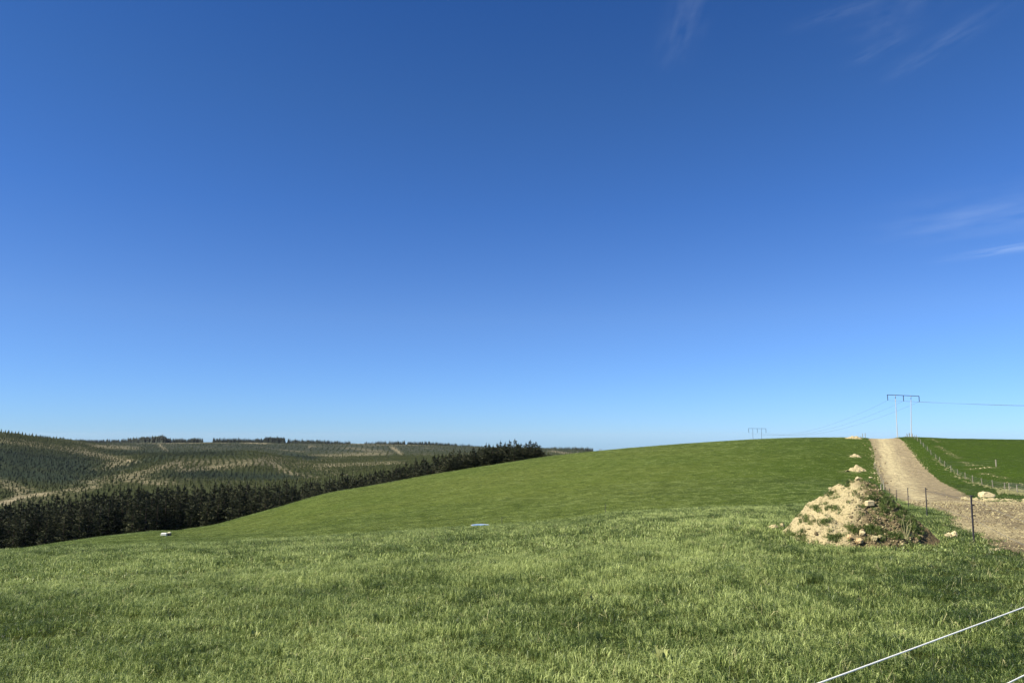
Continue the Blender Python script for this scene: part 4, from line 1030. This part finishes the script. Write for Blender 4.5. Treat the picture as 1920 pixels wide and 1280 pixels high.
# the pointed pines at the right end of the belt, one by one
END = [(844, 844, 'low pine where the climbing belt first overlaps the far ridge'), (851, 838, 'pine with a blunt top just right of a low one in the climbing belt'), (862, 839, 'pine in front of the pale far hillside where the belt thickens'),
       (873, 841, 'dark pine left of the ones that break the skyline'), (882, 843, 'short pine tucked between two higher tops just under the skyline'), (890, 835, 'pine whose tip just touches the far ridge line'), (900, 834, 'first small pine tip poking above the ridge, left of the high ones'),
       (910, 827.5, 'leftmost of the high pointed pines standing against the sky'), (918, 829, 'second high pointed pine from the left against the sky'), (925.5, 832, 'lower pine in the gap right of the first two high tops'),
       (932, 829, 'slim pine left of the broad dark mass at the top of the belt'), (940.5, 824, 'broad high pine at the left of the darkest mass of the belt'), (948, 827, 'flat topped pine in the middle of the darkest mass of the belt'), (956, 823, 'sharp topped pine in the middle of the darkest mass of the belt'),
       (965, 820.5, 'highest pine of the belt, pointed, at the right of the darkest mass'), (972, 829, 'pine shoulder just right of the highest pointed one'), (977.5, 829, 'slender pine standing in the gap right of the darkest mass'), (987.5, 828, 'pine with two small tips left of the last high pair'),
       (995, 823, 'left and taller of the last high pair of pines near the belt end'), (1000, 828, 'pine squeezed between the last high pair near the belt end'), (1005.5, 826.5, 'right one of the last high pair of pines near the belt end'), (1010.8, 833, 'thin pine leaning on the last high one at the belt end'),
       (1018, 845.5, 'low round pine, second from the right end of the belt'), (1028, 850.5, 'smallest pine at the very right end of the belt')]
for i, (px, yt, lab) in enumerate(END):
    D = 238+(i*7 % 5)*1.6; t = x2t(px, 860); zg = Hs(t*D, D); h = at(px, yt, D).z-zg
    place_pine(t*D, D, zg, h, lab, None, i, 1.0)
cnt2 = 0
for rowi, (D0, dt) in enumerate([(230, 16), (250, 6), (262, 8)]):
    x = 836+rowi*3
    while x < 1016:
        px = x+random.uniform(-2, 2); D = D0+random.uniform(-2, 2); t = x2t(px, 870); zg = Hs(t*D, D)
        yt = np.interp(px, [836, 870, 905, 940, 970, 1010, 1020], [850, 846, 834, 828, 829, 832, 848])+dt*.4+random.uniform(-3, 3)
        h = at(px, yt, D).z-zg
        if h > 3: place_pine(t*D, D, zg, h, 'lower pine filling in below the pointed tops at the right belt end', 'lower pines at the right end of the belt', cnt2+3, .95); cnt2 += 1
        x += 8
print('pines', cnt, len(END), cnt2)

# ------------------------------------------------------------------ young plantation on the hills
def cone_tree(seed, n=9, h=1.0, r=.32):
    q = np.random.default_rng(seed); V, F = [], []
    for l in range(4):
        z0 = h*(.05+.22*l); z1 = z0+h*.42*(1-.12*l); rr_ = r*(1-.22*l)
        b = len(V); V.append((0, 0, min(z1, h)))
        for k in range(n): a = 2*pi*k/n+q.uniform(-.2, .2); s = rr_*q.uniform(.55, 1.2); V.append((s*cos(a), s*sin(a), z0+q.uniform(-.04, .04)))
        for k in range(n): F.append((b, b+1+k, b+1+(k+1) % n))
    return V, F
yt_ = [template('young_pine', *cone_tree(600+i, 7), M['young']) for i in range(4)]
q = np.random.default_rng(77)
PX, PY, PZ, PH, PT = [], [], [], [], []
def plant(r0, r1, sx, sy, hgt, rot, az0=-42, az1=12, thin=0.14, seed=0):
    c_, s_ = cos(rot), sin(rot)
    xs = np.arange(-r1, r1, sx); ys = np.arange(-r1, r1, sy); gx, gy = np.meshgrid(xs, ys)
    bend = 9*noise(gx/160, gy/160, 91)
    gx = gx+bend+q.normal(0, .75, gx.shape); gy = gy+q.normal(0, .75, gy.shape)
    x, y = gx*c_-gy*s_, gx*s_+gy*c_; r = np.hypot(x, y); a = np.degrees(np.arctan2(x, y))
    k = (r > r0) & (r < r1) & (a > az0) & (a < az1) & (y > 0); x, y = x[k], y[k]; z = H(x, y)
    px, py = project(x, y, z)
    # keep what the camera side could ever see: not far behind crests, not in the bare strips
    e = hill_earth(px, py, x, y)
    kk = q.uniform(0, 1, len(x)) > np.clip((e-.45)*1.8, 0, .97)
    kk &= (px > -150) & (px < 1150) & (q.uniform(0, 1, len(x)) > thin)
    x, y, z, e = x[kk], y[kk], z[kk], e[kk]
    h = hgt*(1.25-.55*np.clip(e, 0, 1))*q.uniform(.45, 1.35, len(x))
    PX.append(x); PY.append(y); PZ.append(z); PH.append(h); ppx, ppy = project(x, y, z); PT.append(np.clip(hill_scrub_shade(ppx, ppy)+.35*sstep(1100, 1700, np.hypot(x, y))+.2*noise(x/80, y/120, 95), 0, 1))  # tint darkens trees where hill shade is painted in, and farther off
plant(330, 700, 4.2, 3.0, 1.75, .35)
plant(700, 1150, 5.2, 3.6, 1.9, .35)
plant(1150, 2350, 13, 11, 2.4, .2, thin=.35)
PX, PY, PZ, PH, PT = map(np.concatenate, (PX, PY, PZ, PH, PT))
print('young pines', len(PX))
# visible test along the sight line against the bare ground, to pick the nearest ones in view
rr_all = np.hypot(PX, PY); azp = np.arctan2(PX, PY)
def visible(x, y, z):
    f = np.linspace(.12, .97, 60)[None, :]; gx = x[:, None]*f; gy = y[:, None]*f; gz = EYE+(z[:, None]-EYE)*f
    return (H(gx, gy) < gz).all(1)
px, py = project(PX, PY, PZ+PH)
cand = np.where((px > 0) & (px < 1120) & (py < np.interp(px, [0, 400, 560, 700, 820, 905, 1030, 1120], [928, 902, 899, 880, 846, 836, 836, 838])))[0]
cand = cand[np.argsort(rr_all[cand])][:900]; cand = cand[visible(PX[cand], PY[cand], PZ[cand]+PH[cand])][:270]
meY = [t.data for t in yt_]
for j, i in enumerate(cand):
    o = bpy.data.objects.new('young_pine', meY[j % 4]); sc.collection.objects.link(o); o.location = (PX[i], PY[i], PZ[i]); o.scale = (PH[i],)*3; o.rotation_euler = (0, 0, j*1.7)
    tag(o, 'young plantation pine on the slope just above the valley pine belt', 'young tree', 'nearest young plantation pines')
rest = np.ones(len(PX), bool); rest[cand] = False; n = int(rest.sum())
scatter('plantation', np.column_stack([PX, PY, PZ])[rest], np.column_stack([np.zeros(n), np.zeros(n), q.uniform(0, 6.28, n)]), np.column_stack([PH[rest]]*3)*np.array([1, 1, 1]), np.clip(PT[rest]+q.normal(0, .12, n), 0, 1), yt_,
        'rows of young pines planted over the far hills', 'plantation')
# the row of young trees on the left skyline
for i, px in enumerate([2, 10, 16, 22, 29, 35, 42, 48, 55, 61, 68, 80, 95, 107, 118]):
    t = x2t(px, 812); D = 985+i*4; X_, Y_ = t*D, D; o = bpy.data.objects.new('young_pine', meY[i % 4]); sc.collection.objects.link(o)
    o.location = (X_, Y_, Hs(X_, Y_)-.3); h = (5.2 if i < 11 else 3.4)*random.uniform(.85, 1.15); o.scale = (h*1.1, h*1.1, h); tag(o, 'small young pine standing in the row on the left skyline', 'young tree', 'young pines on the left skyline')

# ------------------------------------------------------------------ windbreaks on the far ridge
def windbreak(x0, x1, tops, D, label, step=1.9, rows=2):
    Vs, Fs = [], []; b = 0; q = np.random.default_rng(int(x0)); base = [cone_tree(650+i, 6, 1.0, .26) for i in range(4)]
    for r_ in range(rows):
        x = x0
        while x <= x1:
            DD = D+r_*7+q.uniform(-2, 2); t = x2t(x, 825); X_, Y_ = t*DD, DD; zg = Hs(X_, Y_)-1.5
            yt = np.interp(x, [p[0] for p in tops], [p[1] for p in tops])+q.normal(0, 1.0)-.3
            h = max(2.5, at(x, yt, DD).z-zg); V, F = base[q.integers(4)]; V = np.array(V)*np.array([h*q.uniform(.7, 1.3), h*q.uniform(.7, 1.3), h])
            lw = np.array([X_, Y_, zg]); Vs.append(V+lw); Fs.append(np.array(F)+b); b += len(V); x += step*q.uniform(.7, 1.3)
    o = mesh_obj('windbreak', np.concatenate(Vs), np.concatenate(Fs), M['windbreak']); tag(o, label, 'windbreak', None, 'stuff'); return o
windbreak(128, 229, [(128, 823.5), (229, 824)], 2200, 'low dark tree line on the far ridge left of the high clump')
windbreak(228, 313, [(228, 823), (250, 820), (270, 818.5), (290, 817.5), (300, 815.5), (308, 815.5), (313, 820)], 2200, 'highest dark clump of trees on the far ridge, rising to the right', 2.4, 3)
windbreak(313, 381, [(313, 821.5), (350, 822), (370, 820.5), (381, 821.5)], 2210, 'dark tree line joining the right side of the high ridge clump')
windbreak(400, 496, [(400, 821.5), (440, 821), (470, 822.5), (496, 822)], 2210, 'long even dark tree line left of the ragged trees on the far ridge')
windbreak(496, 535, [(496, 821), (502, 818.5), (512, 819), (520, 818.5), (529, 820), (535, 820.5)], 2205, 'ragged taller group of trees ending the long ridge tree line', 2.0, 4)
windbreak(540, 657, [(540, 823.5), (600, 824.5), (657, 827.5)], 2220, 'straight clipped dark tree line sloping gently down to the right')
windbreak(684, 759, [(684, 829), (710, 827.5), (759, 826.5)], 2240, 'short straight dark tree line between two gaps on the ridge')
windbreak(764, 905, [(764, 827), (800, 828), (850, 831), (905, 836)], 2290, 'long thin tree line falling to the right behind the pines')
windbreak(1012, 1111, [(1012, 839), (1050, 837.8), (1090, 838), (1108, 839.3), (1113, 841)], 2300, 'thin dark tree line on the ridge right of the pines')
t = x2t(664, 829); D = 2230; X_ = t*D
o = bpy.data.objects.new('ridge_tree', meY[1]); sc.collection.objects.link(o); o.location = (X_, D, Hs(X_, D)-.5); o.scale = (7.5, 7.5, 5); tag(o, 'single small round tree alone in the gap of the ridge tree lines', 'tree')

# ------------------------------------------------------------------ small things in the near grass
def dock(px, py, label, sc_=1.0, seed=0):
    g = ground_hit(px, py, 3, 30); o = empty('dock_plant', g); q = np.random.default_rng(seed)
    for i in range(6):
        a = q.uniform(0, 6.28); L_ = .17*sc_*q.uniform(.7, 1.2); w = .035*sc_*q.uniform(.8, 1.2); e = q.uniform(.9, 1.35); V, F = [], []
        for k in range(6):
            f = k/5; r = L_*f*cos(e+.5*f*f*0)+.02; z = L_*f*sin(e)*(1-.12*f*f)+.02; ww = w*math.sin(pi*min(1, .12+f*.86))**.8
            for s_ in (-1, 0, 1): V.append((cos(a)*r-sin(a)*ww*s_, sin(a)*r+cos(a)*ww*s_, z+(.008 if s_ else -.004)))
        for k in range(5):
            for s_ in (0, 1): F.append((k*3+s_, k*3+s_+1, k*3+3+s_+1, k*3+3+s_))
        mesh_obj('leaf', V, F, M['dock'], o)
    tag(o, label, 'weed')
dock(1241, 1247, 'pale broad leaved weed in the grass at the bottom centre right', .75, 1)
dock(1113, 1130, 'small broad leaved weed in the grass right of the field centre', .45, 2)
dock(478, 1201, 'pale broad leaved weed in the grass at the lower left', .55, 3)

# ------------------------------------------------------------------ thin air
zlo = float(Z.min())-1 if hasattr(Z, 'min') and np.ndim(Z) else -240.0; zlo = min(zlo, float(VV[:, 2].min())-1); hz = MB(); hz.box((0, 0, (zlo+24)/2), (19400, 19400, 24-zlo)); hzo = hz.build('haze', None)
hm = bpy.data.materials.new('thin_haze'); hm.use_nodes = True; hm.node_tree.nodes.clear()
ho = hm.node_tree.nodes.new('ShaderNodeOutputMaterial'); hv = hm.node_tree.nodes.new('ShaderNodeVolumePrincipled')
hv.inputs['Color'].default_value = (.80, .87, 1, 1); hv.inputs['Density'].default_value = .000014; hv.inputs['Anisotropy'].default_value = .2
hm.node_tree.links.new(hv.outputs[0], ho.inputs['Volume']); hzo.data.materials.append(hm); tag(hzo, 'thin pale haze over the whole valley', None, None, 'stuff')
